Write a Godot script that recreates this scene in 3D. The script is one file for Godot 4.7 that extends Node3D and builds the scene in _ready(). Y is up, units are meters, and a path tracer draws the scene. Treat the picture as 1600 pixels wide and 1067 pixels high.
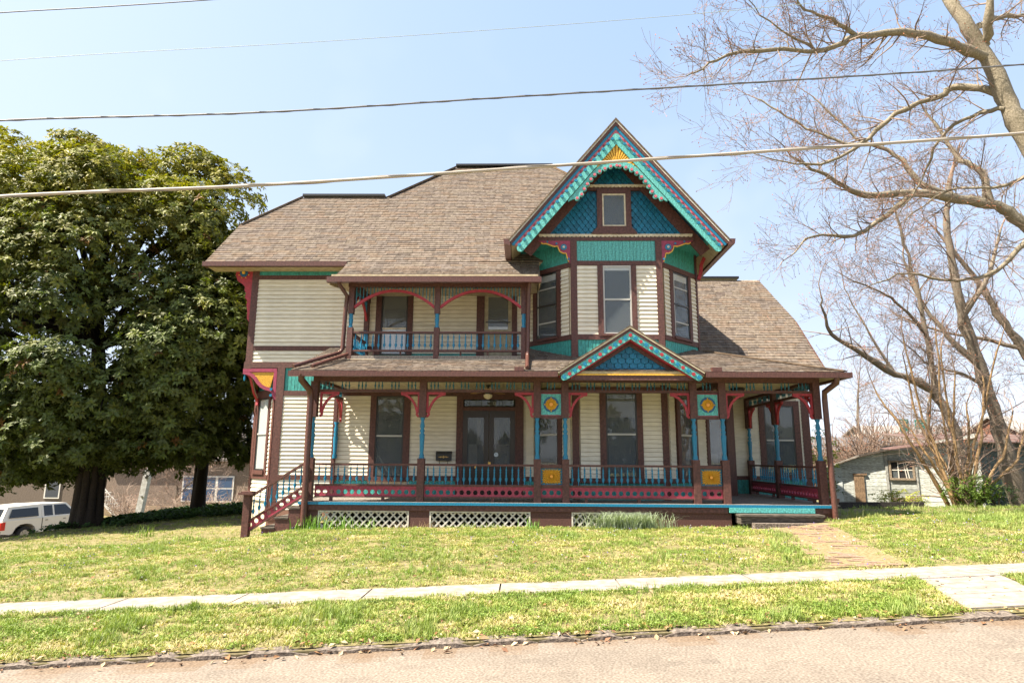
extends Node3D
# A painted Victorian house seen from the street. Units are metres, y is up, the street lies towards +z.

class B:
	# collects triangles for one mesh
	var v := PackedVector3Array()
	var n := PackedVector3Array()
	var c := PackedColorArray()
	var col := Color.WHITE
	func tri(a: Vector3, b: Vector3, d: Vector3) -> void:
		var m := (b - a).cross(d - a).normalized()
		v.append(a); v.append(d); v.append(b)
		n.append(m); n.append(m); n.append(m)
		c.append(col); c.append(col); c.append(col)
	func quad(a: Vector3, b: Vector3, d: Vector3, e: Vector3) -> void:
		tri(a, b, d); tri(a, d, e)
	func hexa(p: Array) -> void:
		# p: four corners of the bottom (counter-clockwise from above), four of the top
		quad(p[3], p[2], p[1], p[0]); quad(p[4], p[5], p[6], p[7])
		for i in 4:
			var j := (i + 1) % 4
			quad(p[i], p[j], p[j + 4], p[i + 4])
	func box(x0: float, x1: float, y0: float, y1: float, z0: float, z1: float) -> void:
		hexa([Vector3(x0, y0, z1), Vector3(x1, y0, z1), Vector3(x1, y0, z0), Vector3(x0, y0, z0),
			Vector3(x0, y1, z1), Vector3(x1, y1, z1), Vector3(x1, y1, z0), Vector3(x0, y1, z0)])
	func bar(a: Vector3, b: Vector3, w: float, t: float, up := Vector3.UP) -> void:
		var d := (b - a).normalized()
		var s := d.cross(up).normalized() * w * 0.5
		var u := s.cross(d).normalized() * t * 0.5
		hexa([a - s - u, a + s - u, b + s - u, b - s - u, a - s + u, a + s + u, b + s + u, b - s + u])
	func tube(p: Array, r: Array, sides: int, cap := true) -> void:
		var rings := []
		var side := Vector3.ZERO
		for i in p.size():
			var d: Vector3 = (p[mini(i + 1, p.size() - 1)] - p[maxi(i - 1, 0)])
			if d.length_squared() < 1e-12: d = Vector3.UP
			d = d.normalized()
			if side == Vector3.ZERO: side = d.cross(Vector3.RIGHT if absf(d.x) < 0.8 else Vector3.FORWARD)
			side = (side - d * side.dot(d)).normalized()
			var o := d.cross(side)
			var ring := PackedVector3Array()
			for k in sides:
				var a := TAU * k / sides
				ring.append(side * cos(a) + o * sin(a))
			rings.append(ring)
		for i in p.size() - 1:
			for k in sides:
				var j := (k + 1) % sides
				var n0: Vector3 = rings[i][k]; var n1: Vector3 = rings[i][j]; var n2: Vector3 = rings[i + 1][j]; var n3: Vector3 = rings[i + 1][k]
				var a: Vector3 = p[i] + n0 * r[i]; var b: Vector3 = p[i] + n1 * r[i]; var d: Vector3 = p[i + 1] + n2 * r[i + 1]; var e: Vector3 = p[i + 1] + n3 * r[i + 1]
				v.append(a); v.append(d); v.append(b); v.append(a); v.append(e); v.append(d)
				n.append(n0); n.append(n2); n.append(n1); n.append(n0); n.append(n3); n.append(n2)
				for q in 6: c.append(col)
		if cap:
			for q in [0, p.size() - 1]:
				for k in range(1, sides - 1):
					tri(p[q] + rings[q][0] * r[q], p[q] + rings[q][k] * r[q], p[q] + rings[q][k + 1] * r[q])
	func lathe(base: Vector3, prof: Array, sides: int, s := 1.0) -> void:
		# prof: [height, radius] pairs
		var p := []; var r := []
		for q in prof:
			p.append(base + Vector3(0, q[0] * s, 0)); r.append(q[1] * s)
		tube(p, r, sides)
	func prism(poly: PackedVector2Array, xf: Transform3D, n0: float, n1: float) -> void:
		var q := poly.duplicate()
		if Geometry2D.is_polygon_clockwise(q): q.reverse()   # counter-clockwise seen from +n
		var ix := Geometry2D.triangulate_polygon(q)
		for i in range(0, ix.size(), 3):
			var a := q[ix[i]]; var b := q[ix[i + 1]]; var d := q[ix[i + 2]]
			if (b - a).cross(d - a) < 0:
				var t := b; b = d; d = t
			tri(xf * Vector3(a.x, a.y, n1), xf * Vector3(b.x, b.y, n1), xf * Vector3(d.x, d.y, n1))
			tri(xf * Vector3(a.x, a.y, n0), xf * Vector3(d.x, d.y, n0), xf * Vector3(b.x, b.y, n0))
		for i in q.size():
			var a := q[i]; var b := q[(i + 1) % q.size()]
			quad(xf * Vector3(a.x, a.y, n0), xf * Vector3(b.x, b.y, n0), xf * Vector3(b.x, b.y, n1), xf * Vector3(a.x, a.y, n1))
	func disc(at: Vector2, r: float, sides: int, xf: Transform3D, n0: float, n1: float) -> void:
		var q := PackedVector2Array()
		for k in sides: q.append(at + Vector2.from_angle(TAU * k / sides) * r)
		prism(q, xf, n0, n1)
	func petal(d: Vector2, r0: float, l: float, w: float, xf: Transform3D, n0: float, h: float) -> void:
		# one raised petal: two slopes that meet in a ridge
		var o := Vector2(-d.y, d.x) * w
		var a := d * r0; var m := d * l * 0.82; var t := d * l
		for s in [-1.0, 1.0]:
			var e: Vector2 = m + o * s; var e0: Vector2 = a + o * s * 0.3; var e1: Vector2 = t + o * s * 0.45
			var p := [xf * Vector3(a.x, a.y, n0 + h * 0.6), xf * Vector3(e0.x, e0.y, n0), xf * Vector3(e.x, e.y, n0), xf * Vector3(m.x, m.y, n0 + h), xf * Vector3(e1.x, e1.y, n0), xf * Vector3(t.x, t.y, n0 + h * 0.5)]
			if s > 0:
				quad(p[0], p[3], p[2], p[1]); quad(p[3], p[5], p[4], p[2])
			else:
				quad(p[0], p[1], p[2], p[3]); quad(p[3], p[2], p[4], p[5])
	func ribbon(pts: Array, w: float, xf: Transform3D, n0: float, n1: float) -> void:
		var l := PackedVector2Array(); var m := PackedVector2Array()
		for i in pts.size():
			var d: Vector2 = (pts[mini(i + 1, pts.size() - 1)] - pts[maxi(i - 1, 0)]).normalized()
			var o := Vector2(-d.y, d.x) * w * 0.5
			l.append(pts[i] + o); m.append(pts[i] - o)
		for i in pts.size() - 1:
			prism(PackedVector2Array([l[i], l[i + 1], m[i + 1], m[i]]), xf, n0, n1)
	func mesh() -> ArrayMesh:
		var a := []
		a.resize(Mesh.ARRAY_MAX)
		a[Mesh.ARRAY_VERTEX] = v; a[Mesh.ARRAY_NORMAL] = n; a[Mesh.ARRAY_COLOR] = c
		var m := ArrayMesh.new()
		m.add_surface_from_arrays(Mesh.PRIMITIVE_TRIANGLES, a)
		return m

const W := -15.7          # front wall of the house
const CX := 2.187         # middle of the bay and of both gables
const FLOOR := 0.705      # porch floor
var names := {}
var M := {}
var T := {}
var rng := RandomNumberGenerator.new()
var noise := FastNoiseLite.new()
var singles := 0
var twig_min := 0.0034

# ---------------------------------------------------------------- helpers
func numbered(called: String) -> String:
	var k: int = names.get(called, 0)
	names[called] = k + 1
	return called if k == 0 else "%s_%03d" % [called, k]

func thing(called: String, label: String, category: String, at := Vector3.ZERO, group := "") -> Node3D:
	var o := Node3D.new()
	o.name = numbered(called); add_child(o); o.position = at
	o.set_meta("label", label); o.set_meta("category", category)
	if group: o.set_meta("group", group)
	return o

func tag(o: Node, label: String, category: String, group := "") -> Node:
	o.set_meta("label", label); o.set_meta("category", category)
	if group: o.set_meta("group", group)
	return o

# a mesh in world coordinates (or in those of the frame xf); under a thing it is moved to the thing's axes
func part(called: String, b, mat: Material, parent: Node = self, xf := Transform3D.IDENTITY) -> MeshInstance3D:
	var o := MeshInstance3D.new()
	o.mesh = b.mesh() if b is B else b
	o.material_override = mat
	o.name = numbered(called) if parent == self else called
	parent.add_child(o, true)
	if parent != self and not (parent is MeshInstance3D):
		o.transform = Transform3D(Basis.IDENTITY, -parent.position) * xf
	else:
		o.transform = xf
	return o

func struct(called: String, b, mat: Material) -> MeshInstance3D:
	var o := part(called, b, mat)
	o.set_meta("kind", "structure")
	return o

func stuff(o: Node) -> Node:
	o.set_meta("kind", "stuff"); return o

func frame(o: Vector3, u: Vector3) -> Transform3D:
	return Transform3D(Basis(u.normalized(), Vector3.UP, u.normalized().cross(Vector3.UP)), o)

func multi(called: String, mesh: Mesh, mat: Material, xs: Array, cols: Array, parent: Node = self) -> MultiMeshInstance3D:
	var mm := MultiMesh.new()
	mm.transform_format = MultiMesh.TRANSFORM_3D
	mm.use_colors = true
	mm.mesh = mesh
	mm.instance_count = xs.size()
	for i in xs.size():
		mm.set_instance_transform(i, xs[i]); mm.set_instance_color(i, cols[i])
	var o := MultiMeshInstance3D.new()
	o.multimesh = mm; o.material_override = mat
	o.name = numbered(called) if parent == self else called
	parent.add_child(o, true)
	if parent != self and not (parent is MeshInstance3D): o.position = -parent.position
	o.set_meta("kind", "stuff")
	return o

func tex(key: String, freq: float, lo: Color, hi: Color, octaves := 4, type := FastNoiseLite.TYPE_SIMPLEX_SMOOTH, normal := false, bump := 4.0) -> NoiseTexture2D:
	if T.has(key): return T[key]
	var f := FastNoiseLite.new()
	f.seed = hash(key) % 9999; f.noise_type = type; f.frequency = freq; f.fractal_octaves = octaves
	var t := NoiseTexture2D.new()
	t.width = 512; t.height = 512; t.seamless = true; t.noise = f
	if normal:
		t.as_normal_map = true; t.bump_strength = bump
	else:
		var g := Gradient.new()
		g.set_color(0, lo); g.set_color(1, hi)
		t.color_ramp = g
	T[key] = t
	return t

func mat(r: float, g: float, b: float, rough := 0.7, t: Texture2D = null, scale := Vector3.ONE, nt: Texture2D = null, ns := 0.5) -> StandardMaterial3D:
	var m := StandardMaterial3D.new()
	m.albedo_color = Color(r, g, b).linear_to_srgb()
	m.roughness = rough
	m.vertex_color_use_as_albedo = true
	if t or nt:
		m.uv1_triplanar = true; m.uv1_world_triplanar = true; m.uv1_scale = scale
	if t: m.albedo_texture = t
	if nt:
		m.normal_enabled = true; m.normal_texture = nt; m.normal_scale = ns
	return m

# ---------------------------------------------------------------- the lie of the land
const HX := [-60.0, -26.0, -19.0, -13.0, -8.0, -5.9, -4.6, -1.0, 3.0, 5.0, 6.3, 8.0, 12.0, 17.0, 26.0, 60.0]
const HY := [-3.2, -2.6, -1.75, -0.45, -0.15, -0.06, 0.15, 0.2, 0.24, 0.25, 0.40, 0.5, 0.56, 0.5, 0.1, -2.0]
func table(x: float) -> float:
	for i in HX.size() - 1:
		if x < HX[i + 1]:
			return lerpf(HY[i], HY[i + 1], smoothstep(0.0, 1.0, clampf((x - HX[i]) / (HX[i + 1] - HX[i]), 0, 1)) * 0.5 + 0.5 * clampf((x - HX[i]) / (HX[i + 1] - HX[i]), 0, 1))
	return HY[-1]
func street_y(x: float) -> float: return 0.042 * x if x > -14.0 else -0.588 + (x + 14.0) * 0.075
func walk_y(x: float) -> float: return 0.09 + (0.036 * x if x > -14.0 else -0.504 + (x + 14.0) * 0.085)
func ground_y(x: float, z: float) -> float:
	var s := z + 0.06 * x
	if s > -5.96: return street_y(x)
	if s > -7.6: return lerpf(street_y(x) + 0.04, walk_y(x) - 0.01, smoothstep(-6.0, -7.5, s)) + 0.02 * sin(PI * clampf((s + 5.96) / -1.64, 0, 1))
	if s > -8.3: return walk_y(x)
	var y := lerpf(walk_y(x), table(x), smoothstep(-8.3, -13.4, s))
	if s > -13.4: y += 0.05 * sin(PI * (s + 8.3) / -5.1)
	var back := smoothstep(-25.5, -34.0, z) if x < 0 else smoothstep(-14.8, -21.5, z)
	y = lerpf(y, minf(y, -2.75 if x < 0 else 0.0), back)
	if x > 0: y -= 3.0 * smoothstep(-28.0, -50.0, z)
	return y + 0.025 * noise.get_noise_2d(x * 40, z * 40)

func lawn_mesh(x0: float, x1: float, dx: float, s0: float, s1: float, ds: float, lift := 0.0) -> B:
	var b := B.new()
	var nx := int(ceil((x1 - x0) / dx)); var ns := int(ceil((s0 - s1) / ds))
	var pt := func(i: int, j: int) -> Vector3:
		var x := lerpf(x0, x1, float(i) / nx); var s := lerpf(s0, s1, float(j) / ns)
		return Vector3(x, ground_y(x, s - 0.06 * x) + lift, s - 0.06 * x)
	for i in nx:
		for j in ns:
			b.quad(pt.call(i, j), pt.call(i + 1, j), pt.call(i + 1, j + 1), pt.call(i, j + 1))
	return b

# ---------------------------------------------------------------- pieces of the house
func claps(house: Node3D, xf: Transform3D, u0: float, u1: float, v0: float, v1: float, e: float, single := true) -> void:
	var k := int(round((v1 - v0) / e))
	e = (v1 - v0) / k
	var back := B.new(); back.box(u0, u1, v0, v1, -0.02, 0.004)
	if single:
		var o := part("siding", back, M.joint, house, xf)
		var b := B.new()
		b.hexa([Vector3(u0, 0.004, 0.032), Vector3(u1, 0.004, 0.032), Vector3(u1, 0.004, 0.002), Vector3(u0, 0.004, 0.002), Vector3(u0, e - 0.004, 0.009), Vector3(u1, e - 0.004, 0.009), Vector3(u1, e - 0.004, 0.002), Vector3(u0, e - 0.004, 0.002)])
		var m := b.mesh()
		for i in k:
			var q := part("clapboard", m, M.cream[rng.randi() % 4], o)
			q.position = Vector3(0, v0 + i * e, 0.002 + rng.randf() * 0.003)
			singles += 1
	else:
		for i in k:
			back.col = Color.WHITE * rng.randf_range(0.92, 1.0)
			var y := v0 + i * e
			back.hexa([Vector3(u0, y, 0.03), Vector3(u1, y, 0.03), Vector3(u1, y, 0.002), Vector3(u0, y, 0.002), Vector3(u0, y + e, 0.008), Vector3(u1, y + e, 0.008), Vector3(u1, y + e, 0.002), Vector3(u0, y + e, 0.002)])
		stuff(part("siding", back, M.cream[1], house, xf))

func board(house: Node, called: String, m: Material, xf: Transform3D, u0: float, u1: float, v0: float, v1: float, n0: float, n1: float) -> MeshInstance3D:
	var b := B.new(); b.box(u0, u1, v0, v1, n0, n1)
	return part(called, b, m, house, xf)

func beadboard(house: Node, called: String, m: Material, xf: Transform3D, poly: PackedVector2Array, step := 0.085, n1 := 0.014) -> void:
	# narrow upright boards with open joints, clipped to a polygon
	var b := B.new(); b.prism(poly, xf, -0.02, 0.0)
	var lo := INF; var hi := -INF
	for p in poly: lo = minf(lo, p.x); hi = maxf(hi, p.x)
	var u := lo
	while u < hi - 0.01:
		var cell := PackedVector2Array([Vector2(u + 0.004, -50), Vector2(minf(u + step, hi) - 0.004, -50), Vector2(minf(u + step, hi) - 0.004, 50), Vector2(u + 0.004, 50)])
		b.col = Color.WHITE * rng.randf_range(0.9, 1.0)
		for q in Geometry2D.intersect_polygons(poly, cell): b.prism(q, xf, 0.0, n1)
		u += step
	stuff(part(called, b, m, house))

func rect(u0: float, u1: float, v0: float, v1: float) -> PackedVector2Array:
	return PackedVector2Array([Vector2(u0, v0), Vector2(u1, v0), Vector2(u1, v1), Vector2(u0, v1)])

# a double-hung window in its casing; glass, sash and shade lie in front of a dark backing painted for the unlit room
func window(house: Node, xf: Transform3D, u0: float, u1: float, v0: float, v1: float, cl: float, cr: float, head: float, sill: float, o := {}) -> MeshInstance3D:
	var called: String = o.get("called", "window")
	var b := B.new()
	b.box(u0 - cl, u0, v0 - sill, v1 + head, -0.01, 0.05)
	b.box(u1, u1 + cr, v0 - sill, v1 + head, -0.01, 0.05)
	if head > 0: b.box(u0, u1, v1, v1 + head, -0.01, 0.049)
	if sill > 0: b.box(u0 - 0.03, u1 + 0.03, v0 - sill, v0, -0.01, 0.085)
	var w := part(called, b, o.get("casing", M.brown), house, xf)
	board(w, "backing", M.dark, Transform3D.IDENTITY, u0, u1, v0, v1, -0.01, 0.004)
	var mid: float = lerpf(v0, v1, o.get("mid", 0.5))
	var f := 0.035
	var s := B.new()
	s.box(u0, u0 + f, v0, v1, 0.004, 0.036); s.box(u1 - f, u1, v0, v1, 0.004, 0.036)
	s.box(u0 + f, u1 - f, v0, v0 + f, 0.004, 0.036); s.box(u0 + f, u1 - f, v1 - f, v1, 0.004, 0.036)
	part("sash", s, o.get("sash", M.storm), w)
	board(w, "meeting_rail", o.get("rail", M.storm_light), Transform3D.IDENTITY, u0 + f, u1 - f, mid - 0.02, mid + 0.02, 0.006, 0.04)
	if o.get("shade", 0.0) > 0:
		var sh := B.new()
		var y0: float = lerpf(v1, v0, o.shade)
		sh.box(u0 + f, u1 - f, y0, v1 - f, 0.006, 0.012)
		part("shade", sh, o.get("shade_mat", M.shade), w)
	if o.get("drape", false):
		var d := B.new()
		var k := 14
		for i in k:
			var a := lerpf(u0 + f, u1 - f, float(i) / k); var e := lerpf(u0 + f, u1 - f, (i + 1.0) / k)
			d.quad(Vector3(a, v0 + f, 0.006 + 0.008 * (i % 2)), Vector3(e, v0 + f, 0.006 + 0.008 * ((i + 1) % 2)), Vector3(e, mid - 0.02, 0.006 + 0.008 * ((i + 1) % 2)), Vector3(a, mid - 0.02, 0.006 + 0.008 * (i % 2)))
		part("curtain", d, M.lace, w)
	for q in [[mid + 0.02, v1 - f], [v0 + f, mid - 0.02]]:
		board(w, "pane", M.glass, Transform3D.IDENTITY, u0 + f, u1 - f, q[0], q[1], 0.024, 0.028)
	return w

# a roof face: boards below, courses of separate shingle tabs above; poly in (along the eave, up the slope)
func shingles(house: Node, o: Vector3, u: Vector3, up: Vector3, poly: PackedVector2Array, e := 0.13, tab := 0.3, seed_ := 1, warp := 0.0) -> void:
	var r := RandomNumberGenerator.new(); r.seed = seed_
	var nn := u.cross(up).normalized()
	var xf := Transform3D(Basis(u.normalized(), up.normalized(), nn), o)
	var deck := B.new(); deck.prism(poly, xf, -0.09, 0.0)
	var d := part("roof", deck, M.soffit, house)
	var b := B.new()
	var hi := 0.0
	for p in poly: hi = maxf(hi, p.y)
	var row := 0
	while row * e < hi:
		var v0 := row * e; var v1 := v0 + e
		var vm := v0 + e * 0.5
		var cuts := []
		for i in poly.size():
			var a := poly[i]; var q := poly[(i + 1) % poly.size()]
			if (a.y <= vm) != (q.y <= vm): cuts.append(a.x + (q.x - a.x) * (vm - a.y) / (q.y - a.y))
		cuts.sort()
		for k in range(0, cuts.size() - 1, 2):
			var x: float = cuts[k] - r.randf() * tab
			while x < cuts[k + 1]:
				var w := tab * r.randf_range(0.75, 1.15)
				var x0: float = maxf(x, cuts[k]); var x1: float = minf(x + w - 0.006, cuts[k + 1])
				x += w
				if x1 - x0 < 0.01: continue
				var t := r.randf()
				var tone := Color(0.235, 0.207, 0.180) if t < 0.4 else (Color(0.228, 0.188, 0.156) if t < 0.65 else (Color(0.21, 0.187, 0.17) if t < 0.93 else Color(0.165, 0.145, 0.132)))
				b.col = tone * Color(1.02, 0.985, 0.965) * r.randf_range(0.93, 1.06)
				var h := r.randf_range(0.016, 0.024)
				var j := r.randf_range(-0.006, 0.006)
				var wv := warp * (1.0 + sin(x0 * 0.9))
				var A := xf * Vector3(x0, v0 + j, h + wv); var Bq := xf * Vector3(x1, v0 + j, h + wv)
				var C := xf * Vector3(x1, v1 + 0.01, 0.006 + wv); var D := xf * Vector3(x0, v1 + 0.01, 0.006 + wv)
				b.quad(A, Bq, C, D)
				b.quad(xf * Vector3(x0, v0 + j, 0), xf * Vector3(x1, v0 + j, 0), Bq, A)
		row += 1
	stuff(part("shingles", b, M.shingle, d))

const BAL := [[0, 0.008], [0.06, 0.009], [0.07, 0.016], [0.095, 0.029], [0.119, 0.033], [0.14, 0.026], [0.16, 0.014], [0.178, 0.013], [0.196, 0.022], [0.215, 0.012], [0.236, 0.012], [0.256, 0.021], [0.273, 0.012], [0.286, 0.013], [0.304, 0.023], [0.322, 0.012], [0.35, 0.009], [0.386, 0.006]]
const TURN := [[0, 0.06], [0.03, 0.062], [0.04, 0.05], [0.06, 0.05], [0.075, 0.058], [0.09, 0.045], [0.13, 0.036], [0.16, 0.042], [0.3, 0.047], [0.46, 0.055], [0.515, 0.057], [0.53, 0.04], [0.55, 0.035], [0.575, 0.052], [0.6, 0.054], [0.62, 0.035], [0.65, 0.037], [0.67, 0.05], [0.71, 0.048], [0.77, 0.034], [0.8, 0.03], [0.83, 0.045], [0.86, 0.054], [0.88, 0.055]]
var bal_mesh: ArrayMesh
var spin_mesh: ArrayMesh
var turn_mesh: ArrayMesh

func hole_band(b: B, u0: float, u1: float, v0: float, v1: float, n0: float, n1: float, step: float) -> void:
	var k := int(round((u1 - u0) / step))
	step = (u1 - u0) / k
	var vm := (v0 + v1) * 0.5
	for i in k:
		var c := Vector2(u0 + (i + 0.5) * step, vm)
		var hw := Vector2(step * 0.5, (v1 - v0) * 0.5)
		var m := 16
		for q in m:
			var a0 := TAU * q / m + PI / 4; var a1 := TAU * (q + 1) / m + PI / 4
			var d0 := Vector2.from_angle(a0); var d1 := Vector2.from_angle(a1)
			var e0 := c + d0 / maxf(absf(d0.x), absf(d0.y)) * hw; var e1 := c + d1 / maxf(absf(d1.x), absf(d1.y)) * hw
			var i0 := c + d0 * 0.05; var i1 := c + d1 * 0.05
			b.quad(Vector3(i0.x, i0.y, n1), Vector3(e0.x, e0.y, n1), Vector3(e1.x, e1.y, n1), Vector3(i1.x, i1.y, n1))
			b.quad(Vector3(i1.x, i1.y, n0), Vector3(e1.x, e1.y, n0), Vector3(e0.x, e0.y, n0), Vector3(i0.x, i0.y, n0))
			b.quad(Vector3(i1.x, i1.y, n0), Vector3(i0.x, i0.y, n0), Vector3(i0.x, i0.y, n1), Vector3(i1.x, i1.y, n1))

func railing(house: Node, xf: Transform3D, u0: float, u1: float, y := 0.0, band := true, missing := []) -> void:
	var b := B.new()
	b.box(u0, u1, 1.444 + y, 1.486 + y, -0.05, 0.05)
	b.box(u0, u1, 1.02 + y, 1.06 + y, -0.045, 0.045)
	if band:
		b.box(u0, u1, 0.785 + y, 0.812 + y, -0.04, 0.04)
		var f := u0 + 0.35
		while f < u1 - 0.2:
			b.box(f - 0.03, f + 0.03, FLOOR, 0.786, -0.03, 0.03); f += 1.1
	else:
		var f := u0 + 0.5
		while f < u1 - 0.2:
			b.box(f - 0.02, f + 0.02, 0.94 + y, 1.02 + y, -0.02, 0.02); f += 0.62
	var r := part("railing", b, M.brown, house, xf)
	if band:
		var h := B.new(); h.box(u0, u1, 0.985, 1.02, -0.03, 0.03); hole_band(h, u0, u1, 0.812, 0.985, -0.02, 0.02, 0.145)
		part("pierced_band", h, M.pink, r)
	var k := int(round((u1 - u0) / 0.132))
	for i in k:
		if i in missing: continue
		var o := part("baluster", bal_mesh, M.blue, r)
		o.position = Vector3(lerpf(u0, u1, (i + 0.5) / k), 1.06 + y, 0)
		o.rotation = Vector3(rng.randf_range(-0.012, 0.012), rng.randf() * TAU, rng.randf_range(-0.012, 0.012))

func post(house: Node, at: Vector3, y := 0.0, called := "porch_post") -> void:
	var b := B.new()
	var w := 0.075
	b.box(-w, w, FLOOR, 1.6, -w, w)
	var p := part(called, b, M.brown, house, Transform3D(Basis.IDENTITY, Vector3(at.x, y, at.z)))
	board(p, "upper_block", M.brown, Transform3D.IDENTITY, -w, w, 2.465, 3.24, -w, w)
	var t := part("turned_shaft", turn_mesh, M.blue, p)
	t.position = Vector3(0, 1.592, 0)

# side = 1 or -1 along the frame's u axis; the corner of the bracket is at (u, 3.0)
func bracket(house: Node, xf: Transform3D, u: float, s: int, top := 3.01, k := 1.0) -> void:
	var b := B.new()
	var P := func(x: float, y: float) -> Vector2: return Vector2(u + s * x * k, top + y * k)
	b.ribbon([P.call(0.0, -0.025), P.call(0.41, -0.025)], 0.05, xf, -0.025, 0.025)
	b.ribbon([P.call(0.022, -0.05), P.call(0.022, -0.44)], 0.044, xf, -0.024, 0.024)
	b.ribbon([P.call(0.40, -0.04), P.call(0.33, -0.055), P.call(0.25, -0.095), P.call(0.18, -0.155), P.call(0.12, -0.235), P.call(0.08, -0.32), P.call(0.055, -0.40), P.call(0.045, -0.46)], 0.05, xf, -0.022, 0.022)
	b.ribbon([P.call(0.035, -0.44), P.call(0.055, -0.475), P.call(0.04, -0.50), P.call(0.01, -0.53)], 0.05, xf, -0.02, 0.02)
	part("bracket", b, M.red, house)

func spindles(house: Node, xf: Transform3D, u0: float, u1: float, period := 0.342) -> void:
	var b := B.new()
	b.box(u0, u1, 3.01, 3.065, -0.04, 0.04)
	var r := part("frieze_rail", b, M.brown, house, xf)
	var k := maxi(1, int(round((u1 - u0) / period)))
	for i in k:
		var c := lerpf(u0, u1, (i + 0.5) / k)
		for j in [-1, 0, 1]:
			if c + j * 0.077 < u0 + 0.03 or c + j * 0.077 > u1 - 0.03: continue
			var o := part("spindle", spin_mesh, M.blue_dark, r)
			o.position = Vector3(c + j * 0.077, 3.06, 0)

# ---------------------------------------------------------------- build
func _ready() -> void:
	rng.seed = 7; noise.seed = 5; noise.frequency = 0.02
	view_and_light()
	materials()
	land()
	house_walls(); house_roofs(); house_gables(); house_porch(); house_balcony(); house_stairs()
	porch_things()
	trees_left(); trees_right(); added_trees_behind()
	shed(); far_left(); far_right(); wires()
	plants()

const SUN := Vector3(-0.64, 1.0, 0.22)
const SKY_SCALE := 0.322
func view_and_light() -> void:
	var cam := Camera3D.new()
	cam.name = "camera"; add_child(cam)
	cam.keep_aspect = Camera3D.KEEP_HEIGHT
	cam.fov = rad_to_deg(2.0 * atan(533.5 / 985.0))
	cam.position = Vector3(0, 1.6, 0)
	cam.basis = Basis(Vector3.UP, deg_to_rad(1.2)) * Basis(Vector3.RIGHT, deg_to_rad(10.55)) * Basis(Vector3.BACK, deg_to_rad(0.35))
	cam.near = 0.1; cam.far = 3000.0; cam.current = true
	var w := 640; var h := 320
	var im := Image.create(w, h, false, Image.FORMAT_RGBF)
	var s := SUN.normalized()
	var f := FastNoiseLite.new(); f.seed = 11; f.frequency = 1.6; f.fractal_octaves = 5
	for i in h:
		var th := (i + 0.5) / h * PI
		for j in w:
			var ph := (j + 0.5) / w * TAU
			var d := Vector3(sin(ph) * sin(th), cos(th), -cos(ph) * sin(th))
			var c := Color(0.30, 0.29, 0.24)
			if d.y > 0:
				c = Color(0.74, 0.82, 0.93).lerp(Color(0.19, 0.35, 0.64), pow(d.y, 0.60))
				var k := maxf(d.dot(s), 0)
				var g := k * k
				c += Color(0.44, 0.38, 0.27) * g + Color(0.9, 0.85, 0.75) * pow(k, 24)
				var cl := f.get_noise_3d(d.x * 2.0 / (d.y + 0.25), d.z * 2.0 / (d.y + 0.25), 3.0)
				c = c.lerp(Color(0.93, 0.94, 0.97), clampf((cl - 0.2) * 0.4, 0, 0.08) * smoothstep(0.75, 0.2, d.y))
				c = c.lerp(Color(0.88, 0.91, 0.95), smoothstep(0.2, 0.0, d.y) * 0.45)
			im.set_pixel(j, i, c * SKY_SCALE)
	var sm := PanoramaSkyMaterial.new()
	sm.panorama = ImageTexture.create_from_image(im)
	var sky := Sky.new(); sky.sky_material = sm
	var e := Environment.new()
	e.background_mode = Environment.BG_SKY; e.sky = sky
	e.tonemap_mode = Environment.TONE_MAPPER_LINEAR
	e.tonemap_exposure = 4.6
	e.sdfgi_enabled = true; e.ssao_enabled = true; e.ssil_enabled = true
	var we := WorldEnvironment.new(); we.name = "environment"; we.environment = e; add_child(we)
	var sun := DirectionalLight3D.new(); sun.name = "sun"; add_child(sun)
	sun.light_energy = 1.24; sun.light_color = Color(1.0, 0.95, 0.87); sun.light_angular_distance = 0.5
	sun.shadow_enabled = true
	sun.basis = Basis.looking_at(-SUN.normalized())

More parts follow.
